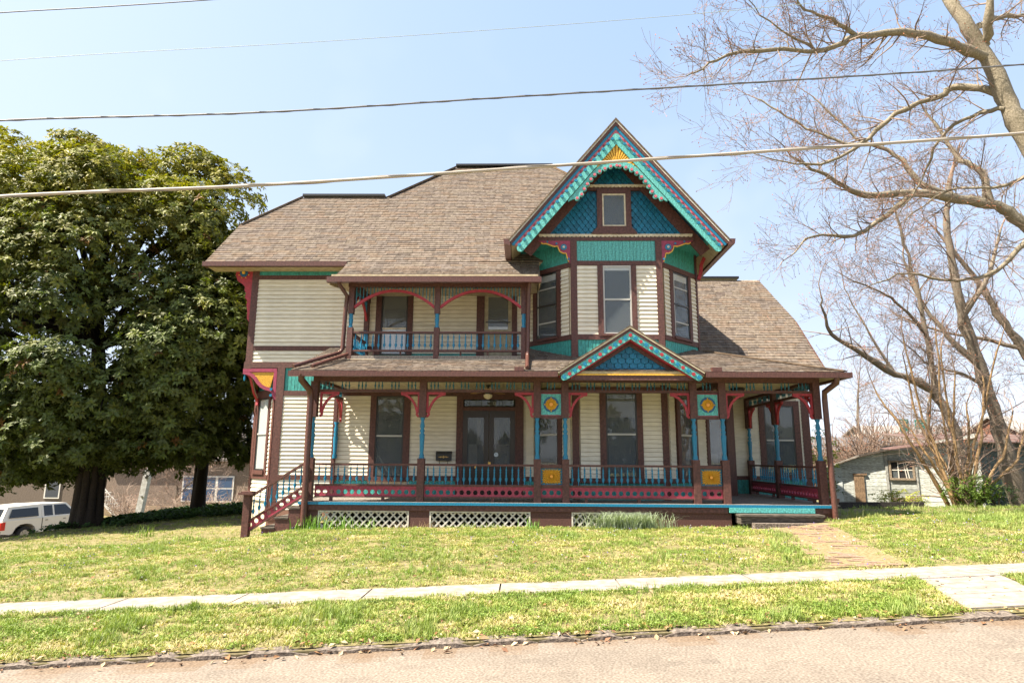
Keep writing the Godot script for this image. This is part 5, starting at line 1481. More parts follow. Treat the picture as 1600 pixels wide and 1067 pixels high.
func magnolia(called: String, label: String, base: Vector3, c: Vector3, rad: Vector3, lobes: int, per: int, trunk_r: float, seed_: int) -> void:
	var r := RandomNumberGenerator.new(); r.seed = seed_
	var o := thing(called, label, "tree", base)
	var tr := B.new()
	var pts := []; var rr := []
	for i in 9:
		var t := i / 8.0
		pts.append(base.lerp(Vector3(c.x, c.y + rad.y * 0.4, c.z), t) + Vector3(r.randfn(), 0, r.randfn()) * 0.06 * t + Vector3(0, -0.2 if i == 0 else 0.0, 0))
		rr.append(trunk_r * (1.2 if i == 0 else (1.0 - 0.8 * t)))
	tr.tube(pts, rr, 14)
	for k in 9:
		var a := TAU * k / 9.0
		tr.tube([base + Vector3(cos(a), 0, sin(a)) * trunk_r * 0.7 + Vector3(0, 3.0, 0), base + Vector3(cos(a), 0, sin(a)) * trunk_r * 0.78 + Vector3(0, 0.8, 0), base + Vector3(cos(a), 0, sin(a)) * trunk_r * 0.95 + Vector3(0, -0.1, 0)], [trunk_r * 0.2, trunk_r * 0.28, trunk_r * 0.3], 7)
	part("trunk", tr, M.bark_dark, o)
	var xs := [[], [], []]; var cs := [[], [], []]
	var br := B.new(); br.col = Color(0.5, 0.48, 0.45)
	for i in lobes:
		# lobe centres spread evenly over an ellipsoid
		var y := 1 - 2.0 * (i + 0.5) / lobes
		var ph := i * 2.39996 + r.randf_range(-0.3, 0.3)
		var dir := Vector3(cos(ph) * sqrt(1 - y * y), y, sin(ph) * sqrt(1 - y * y))
		if dir.z < -0.55: continue
		var k := r.randf_range(0.62, 0.93)
		var lc := c + dir * rad * k
		if lc.y < base.y + 1.7: lc.y = base.y + 1.7 + r.randf() * 0.8
		var lr := r.randf_range(0.95, 1.75) * minf(1.0, rad.x / 4.5)
		var start: Vector3 = pts[clampi(int(3 + 4 * (dir.y * 0.5 + 0.5)), 3, 8)]
		var mid := start.lerp(lc, 0.55) + Vector3(0, 0.4, 0)
		br.tube([start, mid, lc, lc + dir * lr * (0.85 if lc.y > base.y + 3.2 else 0.15) + Vector3(0, 0.3 if lc.y < base.y + 3.2 else 0.0, 0)], [0.11, 0.06, 0.03, 0.008], 5, false)
		for j in per:
			var v := Vector3(r.randfn(), r.randfn() + 0.25, r.randfn()).normalized()
			v = (v + dir * 0.45).normalized()
			var p := lc + v * lr * pow(r.randf(), 0.33) * Vector3(1.1, 0.85, 1.1)
			if p.y < base.y + lerpf(0.75, 1.85, smoothstep(-16.5, -10.5, p.x)) + 0.7 * noise.get_noise_2d(p.x * 60, p.z * 60) + 0.3 * r.randf(): continue
			var up := (v + Vector3(0, 0.75, 0) + Vector3(r.randfn(), r.randfn(), r.randfn()) * 0.3).normalized()
			var side := up.cross(Vector3(r.randfn(), r.randfn(), r.randfn())).normalized()
			var s := r.randf_range(0.75, 1.2)
			var bs := Basis(side, up, side.cross(up)).scaled(Vector3.ONE * s)
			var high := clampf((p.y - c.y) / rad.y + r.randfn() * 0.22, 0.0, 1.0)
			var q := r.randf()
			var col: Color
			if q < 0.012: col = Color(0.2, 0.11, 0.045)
			else: col = Color(0.112, 0.135, 0.05).lerp(Color(0.36, 0.31, 0.05), pow(high, 0.9)).lerp(Color(0.10, 0.15, 0.04), r.randf() * 0.5)  # yellower leaves near the top; the sunlit crown is also put into the colour
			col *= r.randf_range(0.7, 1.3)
			var w := r.randi() % 3
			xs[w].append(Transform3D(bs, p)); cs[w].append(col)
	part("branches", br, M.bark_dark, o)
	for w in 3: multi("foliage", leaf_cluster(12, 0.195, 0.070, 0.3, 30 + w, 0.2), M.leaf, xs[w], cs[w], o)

func trees_left() -> void:
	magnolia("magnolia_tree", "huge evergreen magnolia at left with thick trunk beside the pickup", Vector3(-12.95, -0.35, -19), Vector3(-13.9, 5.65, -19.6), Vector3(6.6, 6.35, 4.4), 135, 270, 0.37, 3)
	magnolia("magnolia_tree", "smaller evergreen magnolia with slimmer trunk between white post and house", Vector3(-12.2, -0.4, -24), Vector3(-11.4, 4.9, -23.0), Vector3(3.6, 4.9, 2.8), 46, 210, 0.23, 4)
	# ivy on the bank under the magnolias
	var xs := []; var cs := []
	for i in 7000:
		var x := rng.randf_range(-17.5, -7.2); var z := rng.randf_range(-27.5, -16.5)
		var edge := -17.6 + 0.32 * (x + 15) * -1.0 + noise.get_noise_2d(x * 60, z * 60) * 1.2
		if z > edge - 0.2 * (x + 14) or x < -13.7 + (z + 18) * 0.3: continue
		xs.append(Transform3D(Basis.from_euler(Vector3(rng.randf_range(-0.5, 0.5), rng.randf() * TAU, rng.randf_range(-0.5, 0.5))) * rng.randf_range(0.7, 1.3), Vector3(x, ground_y(x, z) + rng.randf_range(0.02, 0.14), z)))
		cs.append(Color(0.065, 0.115, 0.04) * rng.randf_range(0.6, 1.5))
	var iv := multi("ivy", leaf_cluster(6, 0.12, 0.09, 0.1, 5), M.leaf, xs, cs)
	tag(iv, "dark ivy ground cover on the bank under the magnolias", "ivy")

func shrub_mesh(stems: int, h: float, spread: float, level: int) -> B:
	var b := B.new()
	for i in stems:
		var a := rng.randf() * TAU
		b.col = Color(0.27, 0.205, 0.16) * rng.randf_range(0.7, 1.25)
		grow(b, Vector3(cos(a), 0, sin(a)) * 0.25 * rng.randf(), Vector3(cos(a) * spread, 1, sin(a) * spread).normalized(), h * rng.randf_range(0.6, 1.1), 0.02, level)
	return b

func V(p: Array) -> Array:
	var o := []
	for q in p: o.append(Vector3(q[0], q[1], q[2]))
	return o

func added_trees_behind() -> void:
	# unseen tree row added behind the camera to darken the window reflections
	var xs := []; var cs := []
	for i in 2600:
		var x := rng.randf_range(-42, 42)
		var h := 4.2 + 1.8 * sin(x * 0.35) + 1.0 * sin(x * 0.9 + 1.0)
		var y := rng.randf() * h
		xs.append(Transform3D(Basis.from_euler(Vector3(rng.randf() * TAU, rng.randf() * TAU, 0)) * rng.randf_range(0.8, 1.5), Vector3(x, y + 0.3, 30 + rng.randfn() * 1.4)))
		cs.append((Color(0.07, 0.08, 0.04) if sin(x * 0.5) > 0 else Color(0.13, 0.10, 0.075)) * rng.randf_range(0.6, 1.3))
	tag(multi("added_tree_row", leaf_cluster(9, 0.9, 0.42, 0.2, 77), M.litter, xs, cs), "unseen row of trees added behind the viewpoint to darken the window reflections", "trees")

func trees_right() -> void:
	var t := thing("bare_tree", "big grey barked leafless tree leaning in from the top right corner", "tree", Vector3(12.9, 0.5, -13))
	bare_tree(t, [
		[V([[12.95, 0.3, -13], [12.75, 2.2, -13], [12.4, 4.23, -13.0], [11.67, 6.17, -13.0], [10.95, 8.67, -13.0], [10.69, 9.6, -13.0], [10.37, 10.63, -13.0], [9.98, 11.53, -13.0], [9.74, 12.7, -13.2], [9.44, 14.28, -13.4]]), 0.30, 0.1, 0.0, 1.0],
		[V([[10.43, 10.55, -13.0], [9.68, 10.7, -12.8], [8.59, 10.88, -12.6], [7.21, 10.68, -12.4], [6.39, 10.21, -12.2], [4.59, 10.12, -12.1], [3.87, 9.76, -12.0], [3.3, 9.35, -11.8]]), 0.12, 0.012, 2.6, 0.95],
		[V([[7.21, 10.68, -12.4], [6.48, 10.79, -12.0], [5.79, 10.8, -11.7], [5.4, 11.25, -11.5]]), 0.055, 0.012, 2.6, 0.9],
		[V([[6.2, 10.18, -12.2], [5.2, 10.75, -12.0], [4.6, 11.2, -11.8]]), 0.03, 0.008, 2.6, 0.8],
		[V([[10.76, 9.52, -13.0], [10.49, 9.88, -13.2], [9.93, 10.14, -13.5], [9.68, 9.98, -13.6], [8.73, 9.65, -13.8], [7.95, 8.99, -14.0], [7.3, 9.3, -14.2], [6.5, 10.0, -14.5], [5.9, 10.6, -14.7]]), 0.10, 0.015, 2.2, 1.0],
		[V([[7.95, 8.99, -14.0], [7.2, 8.55, -14.0], [6.4, 8.5, -14.0], [5.4, 8.7, -13.9]]), 0.05, 0.01, 2.6, 0.9],
		[V([[10.62, 9.29, -13.0], [10.28, 9.4, -13.5], [9.84, 9.14, -14.0], [9.6, 8.3, -14.5], [9.2, 7.6, -14.8]]), 0.06, 0.012, 2.2, 0.9],
		[V([[10.4, 10.87, -13.0], [10.25, 11.22, -12.6], [10.26, 12.01, -12.4], [10.3, 13.0, -12.3]]), 0.11, 0.05, 1.0, 0.9],
		[V([[10.32, 11.36, -13.0], [11.11, 11.86, -13.4], [12.4, 12.42, -14.0]]), 0.07, 0.04, 1.5, 0.9],
		[V([[11.2, 7.8, -13.0], [10.6, 7.7, -13.6], [10.0, 7.9, -14.2], [9.3, 7.4, -14.8]]), 0.05, 0.012, 2.4, 0.9],
	], M.bark_pale)
	t = thing("bare_tree", "pale leafless tree behind, its long smooth limb entering from the right edge", "tree", Vector3(17.4, 0.4, -17))
	bare_tree(t, [
		[V([[17.4, 0.2, -17], [16.9, 2.8, -17], [15.46, 6.65, -17.0], [13.94, 8.14, -17.0], [13.3, 8.67, -17.0], [12.26, 8.86, -17.0], [10.84, 8.97, -16.7], [9.32, 8.79, -16.5], [8.49, 9.03, -16.2], [7.74, 9.36, -16.0], [7.1, 9.6, -15.8]]), 0.26, 0.02, 1.4, 1.1],
		[V([[12.26, 8.86, -17.0], [11.25, 9.39, -17.0], [10.81, 10.42, -17.3], [9.86, 11.04, -17.5], [8.8, 12.59, -17.8]]), 0.11, 0.02, 2.0, 1.1],
		[V([[10.84, 8.97, -16.7], [9.6, 8.0, -16.5], [8.9, 7.6, -16.4], [7.7, 7.5, -16.2], [7.0, 6.9, -16.0]]), 0.09, 0.015, 2.4, 1.0],
		[V([[13.05, 8.75, -17.0], [12.99, 9.67, -17.0], [12.56, 10.17, -17.2], [12.4, 10.83, -17.4], [12.0, 12.0, -17.6]]), 0.12, 0.03, 1.6, 1.1],
		[V([[14.2, 7.9, -17.0], [13.2, 6.9, -17.2], [12.2, 6.6, -17.4], [11.0, 6.9, -17.6], [10.0, 6.6, -17.8]]), 0.08, 0.015, 2.0, 1.0],
	], M.bark_pale)
	t = thing("bare_tree", "leafless leaning tree whose long limb reaches left over the wing roof", "tree", Vector3(12.92, 0.3, -19))
	bare_tree(t, [
		[V([[12.95, 0.1, -19.0], [12.81, 1.62, -19.0], [12.65, 2.64, -19.0], [12.29, 3.49, -19.0], [11.73, 3.92, -18.9], [10.96, 4.12, -18.7], [9.74, 4.78, -18.4], [8.9, 5.2, -18.1], [8.6, 5.7, -17.8], [8.45, 6.2, -17.6]]), 0.20, 0.02, 1.0, 1.1],
		[V([[12.29, 3.49, -19.0], [12.23, 4.65, -19.0], [12.12, 6.23, -19.0], [11.91, 7.87, -19.0], [11.67, 9.34, -19.0]]), 0.11, 0.03, 1.6, 1.2],
		[V([[12.2, 5.4, -19.0], [11.4, 6.2, -18.8], [10.6, 6.6, -18.5], [9.6, 6.9, -18.2]]), 0.06, 0.015, 2.2, 1.0],
		[V([[10.96, 4.12, -18.7], [10.2, 5.6, -18.7], [9.8, 6.8, -18.9]]), 0.05, 0.015, 2.0, 1.0],
	], M.bark)
	t = thing("bare_tree", "thick leafless tree trunk leaning left in front of the dark barn", "tree", Vector3(14.97, 0.2, -20))
	bare_tree(t, [
		[V([[15.05, 0.0, -20.0], [14.84, 1.63, -20.0], [14.66, 2.9, -20.0], [14.35, 4.61, -20.0], [14.05, 6.27, -20.0], [13.93, 7.76, -20.0], [13.91, 9.3, -20.0], [14.2, 10.87, -20.0]]), 0.27, 0.08, 0.8, 1.3],
		[V([[14.35, 4.61, -20.0], [13.6, 5.6, -20.2], [13.0, 7.0, -20.5], [12.8, 8.5, -20.7]]), 0.12, 0.03, 1.6, 1.2],
		[V([[14.05, 6.27, -20.0], [15.0, 7.5, -20.0], [15.8, 9.2, -20.2]]), 0.12, 0.03, 1.4, 1.2],
		[V([[14.5, 3.9, -20.0], [13.6, 4.3, -19.7], [12.6, 4.5, -19.5], [11.6, 5.2, -19.3]]), 0.06, 0.015, 2.0, 1.0],
	], M.bark)
	t = thing("bare_tree", "leafless tree at the right edge slanting up to the left behind the others", "tree", Vector3(19.7, 0.0, -22))
	bare_tree(t, [
		[V([[19.8, -0.2, -22.0], [19.04, 2.08, -22.0], [18.09, 4.25, -22.0], [17.39, 5.48, -22.0], [16.68, 6.74, -22.0], [16.16, 7.9, -22.0], [15.21, 9.34, -22.0]]), 0.24, 0.07, 0.9, 1.3],
		[V([[17.39, 5.48, -22.0], [16.2, 5.9, -22.3], [15.0, 6.2, -22.6], [13.6, 6.9, -22.8]]), 0.09, 0.02, 1.8, 1.1],
		[V([[18.09, 4.25, -22.0], [18.4, 6.4, -22.0], [18.3, 8.6, -22.0]]), 0.12, 0.04, 1.4, 1.2],
	], M.bark)
	# crape myrtle: many smooth tan stems from one foot
	t = thing("crape_myrtle", "many stemmed crape myrtle with smooth tan bark in front of the shed", "tree", Vector3(10.9, 0.5, -16.5))
	var limbs := []
	var feet := [[10.75, 9.2, 3.0, 0.05], [10.8, 9.75, 2.2, 0.05], [10.9, 10.1, 3.6, 0.055], [10.95, 10.4, 2.9, 0.05], [11.0, 10.75, 4.0, 0.045], [11.05, 11.25, 3.4, 0.06], [11.1, 11.55, 2.6, 0.06], [11.2, 11.9, 3.3, 0.055], [11.25, 12.6, 2.4, 0.05], [11.3, 12.9, 1.9, 0.05], [10.7, 9.9, 4.2, 0.04], [11.0, 11.0, 4.6, 0.04], [11.1, 12.2, 4.2, 0.04]]
	for f in feet:
		var z0 := -16.5 + rng.randf_range(-0.25, 0.25)
		var x0: float = f[0]; var x1: float = f[1]; var h: float = f[2]
		var lean := x1 - x0
		limbs.append([[Vector3(x0, 0.35, z0), Vector3(x0 + lean * 0.30, 0.5 + h * 0.28, z0 + rng.randf_range(-0.15, 0.15)), Vector3(x0 + lean * 0.68, 0.5 + h * 0.6, z0 + rng.randf_range(-0.3, 0.3)), Vector3(x1, 0.5 + h, z0 + rng.randf_range(-0.4, 0.4))], f[3] * 1.15, 0.018, 1.3, 0.95])
	bare_tree(t, limbs, M.myrtle, 1)
	# leafy evergreen shrub at its foot, yellow-green shrub by the shed, sapling at the porch end
	leafy("evergreen_shrub", "bright green leafy shrub at the foot of the crape myrtle", Vector3(11.0, 0.5, -16.2), Vector3(0.75, 0.42, 0.4), 420, Color(0.13, 0.21, 0.035), 0.07)
	leafy("evergreen_shrub", "dark green low shrub under the myrtle stems, right of the bright one", Vector3(11.75, 0.5, -16.35), Vector3(0.6, 0.34, 0.35), 300, Color(0.04, 0.08, 0.02), 0.06)
	leafy("yellow_shrub", "yellow green young shrub in front of the shed door", Vector3(11.6, 0.25, -20.3), Vector3(0.95, 0.36, 0.4), 300, Color(0.34, 0.36, 0.04), 0.08)
	leafy("sapling", "thin sapling with fresh yellow green leaves beyond the right porch corner", Vector3(8.6, 0.4, -18.6), Vector3(0.45, 1.4, 0.4), 90, Color(0.30, 0.36, 0.05), 0.10)
	# the brown thicket behind
	twig_min = 0.0075
	var m := shrub_mesh(17, 1.15, 1.0, 2).mesh()
	var m2 := shrub_mesh(15, 1.35, 0.8, 2).mesh()
	for pair in [[m, 1], [m2, 2]]:
		var xs := []; var cs := []
		for i in 210:
			var z := rng.randf_range(-48, -26); var x := rng.randf_range(0.44, 0.95) * -z
			if x > 10.5 and x < 24.5 and z > -29.5: continue
			if z < -45 and x > 19: continue
			xs.append(Transform3D(Basis(Vector3.UP, rng.randf() * TAU).scaled(Vector3.ONE * rng.randf_range(1.0, 1.9) * (1.0 if z > -34 else 1.3)), Vector3(x, ground_y(x, z) - 0.1, z)))
			cs.append(Color(0.66, 0.60, 0.56) * rng.randf_range(0.75, 1.25))
		var o := multi("thicket", pair[0], M.twig, xs, cs)
		tag(o, "brown bare thicket of brush behind the shed" if pair[1] == 1 else "taller brown bare saplings rising behind the shed", "thicket")
	for i in 3:
		var bt := thing("far_tree", ["bare hazy tree behind the thicket, just right of the wing roof", "bare hazy tree above the shed window, behind the signs", "bare hazy tree far behind the dark barn"][i], "tree", Vector3([24.0, 29.0, 38.0][i], -1.6, -46))
		var bx: float = [24.0, 29.0, 38.0][i]
		bare_tree(bt, [[V([[bx, -2.2, -46], [bx + 0.2, 1.5, -46], [bx - 0.1, 4.5, -46], [bx + 0.3, 7.5 - i, -46]]), 0.22, 0.04, 1.6, 2.2]], M.bark)

func twigs_near() -> void: twig_min = 0.0034

func leafy(called: String, label: String, at: Vector3, rad: Vector3, count: int, col: Color, l: float) -> void:
	at.y = ground_y(at.x, at.z)
	var o := thing(called, label, "shrub", at)
	var st := B.new(); st.col = Color(0.2, 0.15, 0.1)
	for i in 7:
		var d := Vector3(rng.randfn() * rad.x * 0.5, rad.y * rng.randf_range(0.9, 1.7), rng.randfn() * rad.z * 0.5)
		st.tube([at - Vector3(0, 0.05, 0), at + d * 0.5 + Vector3(0, 0.04, 0), at + d], [0.014, 0.01, 0.004], 4, false)
	part("stem", st, M.twig, o)
	var xs := []; var cs := []
	for i in count:
		var v := Vector3(rng.randfn(), rng.randfn(), rng.randfn()).normalized() * pow(rng.randf(), 0.4)
		xs.append(Transform3D(Basis.from_euler(Vector3(rng.randf_range(-0.7, 0.7), rng.randf() * TAU, rng.randf_range(-0.7, 0.7))) * rng.randf_range(0.7, 1.2), at + Vector3(0, rad.y, 0) + v * rad)); cs.append(col * rng.randf_range(0.55, 1.3))
	multi("foliage", leaf_cluster(7, l, l * 0.45, 0.15, 9), M.leaf, xs, cs, o)

# ---------------------------------------------------------------- sheds and what lies farther off
func planks(o: Node, called: String, xf: Transform3D, poly: PackedVector2Array, e: float, base: Color, lo: float, hi: float, mt: Material) -> void:
	# horizontal boards clipped to an outline, uneven and weathered
	var b := B.new(); b.col = base * 0.4
	b.prism(poly, xf, -0.06, -0.015)
	var y0 := INF; var y1 := -INF
	for p in poly: y0 = minf(y0, p.y); y1 = maxf(y1, p.y)
	var y := y0
	while y < y1:
		var s := rng.randf_range(-0.02, 0.02)
		b.col = base * rng.randf_range(lo, hi)
		if rng.randf() < 0.05: b.col = Color(0.30, 0.24, 0.2)
		var cell := PackedVector2Array([Vector2(-100, y + 0.004 + s * 0.2), Vector2(100, y + 0.004 - s * 0.2), Vector2(100, y + e - 0.004), Vector2(-100, y + e - 0.004)])
		for q in Geometry2D.intersect_polygons(poly, cell): b.prism(q, xf, -0.015, 0.006 + rng.randf_range(-0.004, 0.008))
		y += e
	stuff(part(called, b, mt, o))

func shed() -> void:
	var peel := mat(1, 1, 1, 0.9, tex("peel", 0.03, Color(0.5, 0.47, 0.42), Color(1, 1, 1), 5), Vector3(0.5, 2.2, 0.5))
	var o := thing("shed", "weathered pale blue board shed with broken six pane window and sagging roof", "shed", Vector3(13, 0, -23))
	o.rotation.y = deg_to_rad(-24)
	var xf := Transform3D(Basis.IDENTITY, Vector3(0, 0, -23))
	var blue := Color(0.72, 0.80, 0.81)
	planks(o, "wall_boards", xf, PackedVector2Array([Vector2(10.95, -0.25), Vector2(12.8, -0.25), Vector2(12.8, 1.93), Vector2(12.0, 1.74), Vector2(10.95, 1.33)]), 0.14, blue, 0.85, 1.12, peel)
	planks(o, "wall_boards", xf, PackedVector2Array([Vector2(12.86, -0.25), Vector2(13.72, -0.25), Vector2(13.72, 2.0), Vector2(12.86, 1.97)]), 0.15, blue * 0.82, 0.7, 1.05, peel)  # window wall: its shade is put into the darker board colour
	planks(o, "wall_boards", xf, PackedVector2Array([Vector2(13.74, -0.25), Vector2(15.6, -0.25), Vector2(15.6, 2.55), Vector2(14.4, 2.3), Vector2(13.74, 2.02)]), 0.16, blue * 1.08, 0.88, 1.12, peel)
	var b := B.new(); b.box(10.95, 15.6, -0.3, 1.3, -26, -23.07); part("inner_wall", b, M.dark, o)
	b = B.new(); b.box(10.93, 11.4, -0.25, 1.36, -22.99, -22.96); part("plywood_patch", b, mat(0.55, 0.62, 0.63, 0.9, T["wear"], Vector3.ONE), o)
	b = B.new(); b.box(11.78, 12.1, 0.0, 1.12, -22.99, -22.94); b.box(11.75, 12.2, 1.1, 1.16, -22.99, -22.92); part("door_board", b, mat(0.33, 0.22, 0.13, 0.9, T["strong"], Vector3(4, 0.8, 4)), o)
	b = B.new(); b.box(12.79, 12.87, -0.25, 1.98, -23, -22.94); b.box(13.7, 13.76, -0.25, 2.0, -23, -22.95); part("corner_post", b, mat(0.5, 0.52, 0.5, 0.9, T["strong"], Vector3(4, 0.8, 4)), o)
	b = B.new(); b.box(12.9, 13.68, 0.95, 1.02, -22.99, -22.92); b.box(12.9, 13.68, 1.57, 1.63, -22.99, -22.93); b.box(12.9, 12.97, 1.02, 1.57, -22.99, -22.93); b.box(13.61, 13.68, 1.02, 1.57, -22.99, -22.93)
	var w := part("window", b, mat(0.42, 0.34, 0.25, 0.9, T["strong"], Vector3(4, 2, 4)), o)
	b = B.new(); b.box(12.97, 13.61, 1.02, 1.57, -22.994, -22.985); part("backing", b, M.dark, w)
	b = B.new(); b.box(13.17, 13.2, 1.02, 1.57, -22.98, -22.955); b.bar(Vector3(13.36, 1.57, -22.967), Vector3(13.42, 1.02, -22.967), 0.025, 0.03, Vector3.BACK); b.bar(Vector3(13.42, 1.57, -22.96), Vector3(13.5, 1.02, -22.96), 0.03, 0.03, Vector3.BACK); b.box(12.97, 13.61, 1.28, 1.31, -22.982, -22.957)
	part("glazing_bar", b, mat(0.5, 0.48, 0.43, 0.9), w)
	for q in [[12.97, 13.17, 1.02, 1.28], [13.2, 13.38, 1.31, 1.57], [13.45, 13.61, 1.31, 1.57], [13.45, 13.61, 1.02, 1.28]]:
		board(w, "pane", M.glass, Transform3D.IDENTITY, q[0], q[1], q[2], q[3], -22.975, -22.972)
	b = B.new(); b.col = Color(0.36, 0.33, 0.29)
	b.hexa([Vector3(10.7, 1.25, -22.7), Vector3(12.0, 1.76, -22.7), Vector3(12.0, 1.72, -25.5), Vector3(10.7, 1.22, -25.5), Vector3(10.7, 1.3, -22.7), Vector3(12.0, 1.8, -22.7), Vector3(12.0, 1.77, -25.5), Vector3(10.7, 1.27, -25.5)])
	b.col = Color(0.12, 0.10, 0.085)
	b.hexa([Vector3(12.0, 1.76, -22.72), Vector3(12.95, 1.98, -22.72), Vector3(12.95, 1.95, -25.5), Vector3(12.0, 1.74, -25.5), Vector3(12.0, 1.83, -22.72), Vector3(12.95, 2.03, -22.72), Vector3(12.95, 2.0, -25.5), Vector3(12.0, 1.79, -25.5)])
	part("lean_to_roof", b, mat(1, 1, 1, 0.9, T["strong"], Vector3(0.8, 0.8, 2)), o)
	var rust := mat(0.21, 0.11, 0.085, 0.9, T["strong"], Vector3(0.6, 0.6, 0.6))
	for i in 7:
		var x := 12.9 + i * 0.4
		b = B.new(); b.hexa([Vector3(x, 1.98 + i * 0.06, -22.65), Vector3(x + 0.39, 2.03 + i * 0.06, -22.65), Vector3(x + 0.39, 2.13 + i * 0.06, -25.4), Vector3(x, 2.08 + i * 0.06, -25.4), Vector3(x, 2.0 + i * 0.06, -22.65), Vector3(x + 0.39, 2.05 + i * 0.06, -22.65), Vector3(x + 0.39, 2.15 + i * 0.06, -25.4), Vector3(x, 2.10 + i * 0.06, -25.4)])
		part("roof_sheet", b, rust, o)
	# the barn to the right; shade is put into its dark wall colour
	o = thing("barn", "grey blue clapboard barn with shade put into its wall colour and rusty metal roof behind the trees", "barn", Vector3(18.5, 0, -24.2))
	xf = Transform3D(Basis.IDENTITY, Vector3(0, 0, -23.6))
	planks(o, "wall_boards", xf, rect(15.4, 24.0, -0.3, 2.3), 0.15, Color(0.20, 0.27, 0.29), 0.75, 1.1, peel)
	b = B.new(); b.box(15.4, 24, -0.3, 2.25, -28, -23.67); part("inner_wall", b, M.dark, o)
	for i in 22:
		var x := 15.2 + i * 0.41
		b = B.new(); b.hexa([Vector3(x, 2.27, -23.2), Vector3(x + 0.4, 2.27, -23.2), Vector3(x + 0.4, 2.72, -27.5), Vector3(x, 2.72, -27.5), Vector3(x, 2.30, -23.2), Vector3(x + 0.4, 2.30, -23.2), Vector3(x + 0.4, 2.75, -27.5), Vector3(x, 2.75, -27.5)])
		part("roof_sheet", b, rust if i % 3 else mat(0.26, 0.18, 0.15, 0.9, T["strong"], Vector3(0.6, 0.6, 0.6)), o)
	b = B.new(); b.box(20.1, 21.3, -0.2, 1.7, -23.59, -23.55); part("door", b, mat(0.2, 0.12, 0.08, 0.9, T["strong"], Vector3(3, 1, 3)), o)

func gable_house(o: Node3D, x0: float, x1: float, y0: float, y1: float, yr: float, z0: float, z1: float, wall: Material, roof: Material) -> void:
	var b := B.new(); b.box(x0, x1, y0, y1, z1, z0); part("wall", b, wall, o)
	b = B.new()
	b.prism(PackedVector2Array([Vector2(z0 + 0.4, y1 - 0.1), Vector2((z0 + z1) * 0.5, yr), Vector2(z1 - 0.4, y1 - 0.1), Vector2(z1 - 0.4, y1 + 0.05), Vector2((z0 + z1) * 0.5, yr + 0.15), Vector2(z0 + 0.4, y1 + 0.05)]), Transform3D(Basis(Vector3.BACK, Vector3.UP, Vector3.LEFT), Vector3.ZERO), -x1 - 0.3, -x0 + 0.3)
	part("roof", b, roof, o)
	b = B.new()
	b.prism(PackedVector2Array([Vector2(z0, y1), Vector2(z1, y1), Vector2((z0 + z1) * 0.5, yr)]), Transform3D(Basis(Vector3.BACK, Vector3.UP, Vector3.LEFT), Vector3.ZERO), -x1, -x0)
	part("gable_end", b, wall, o)

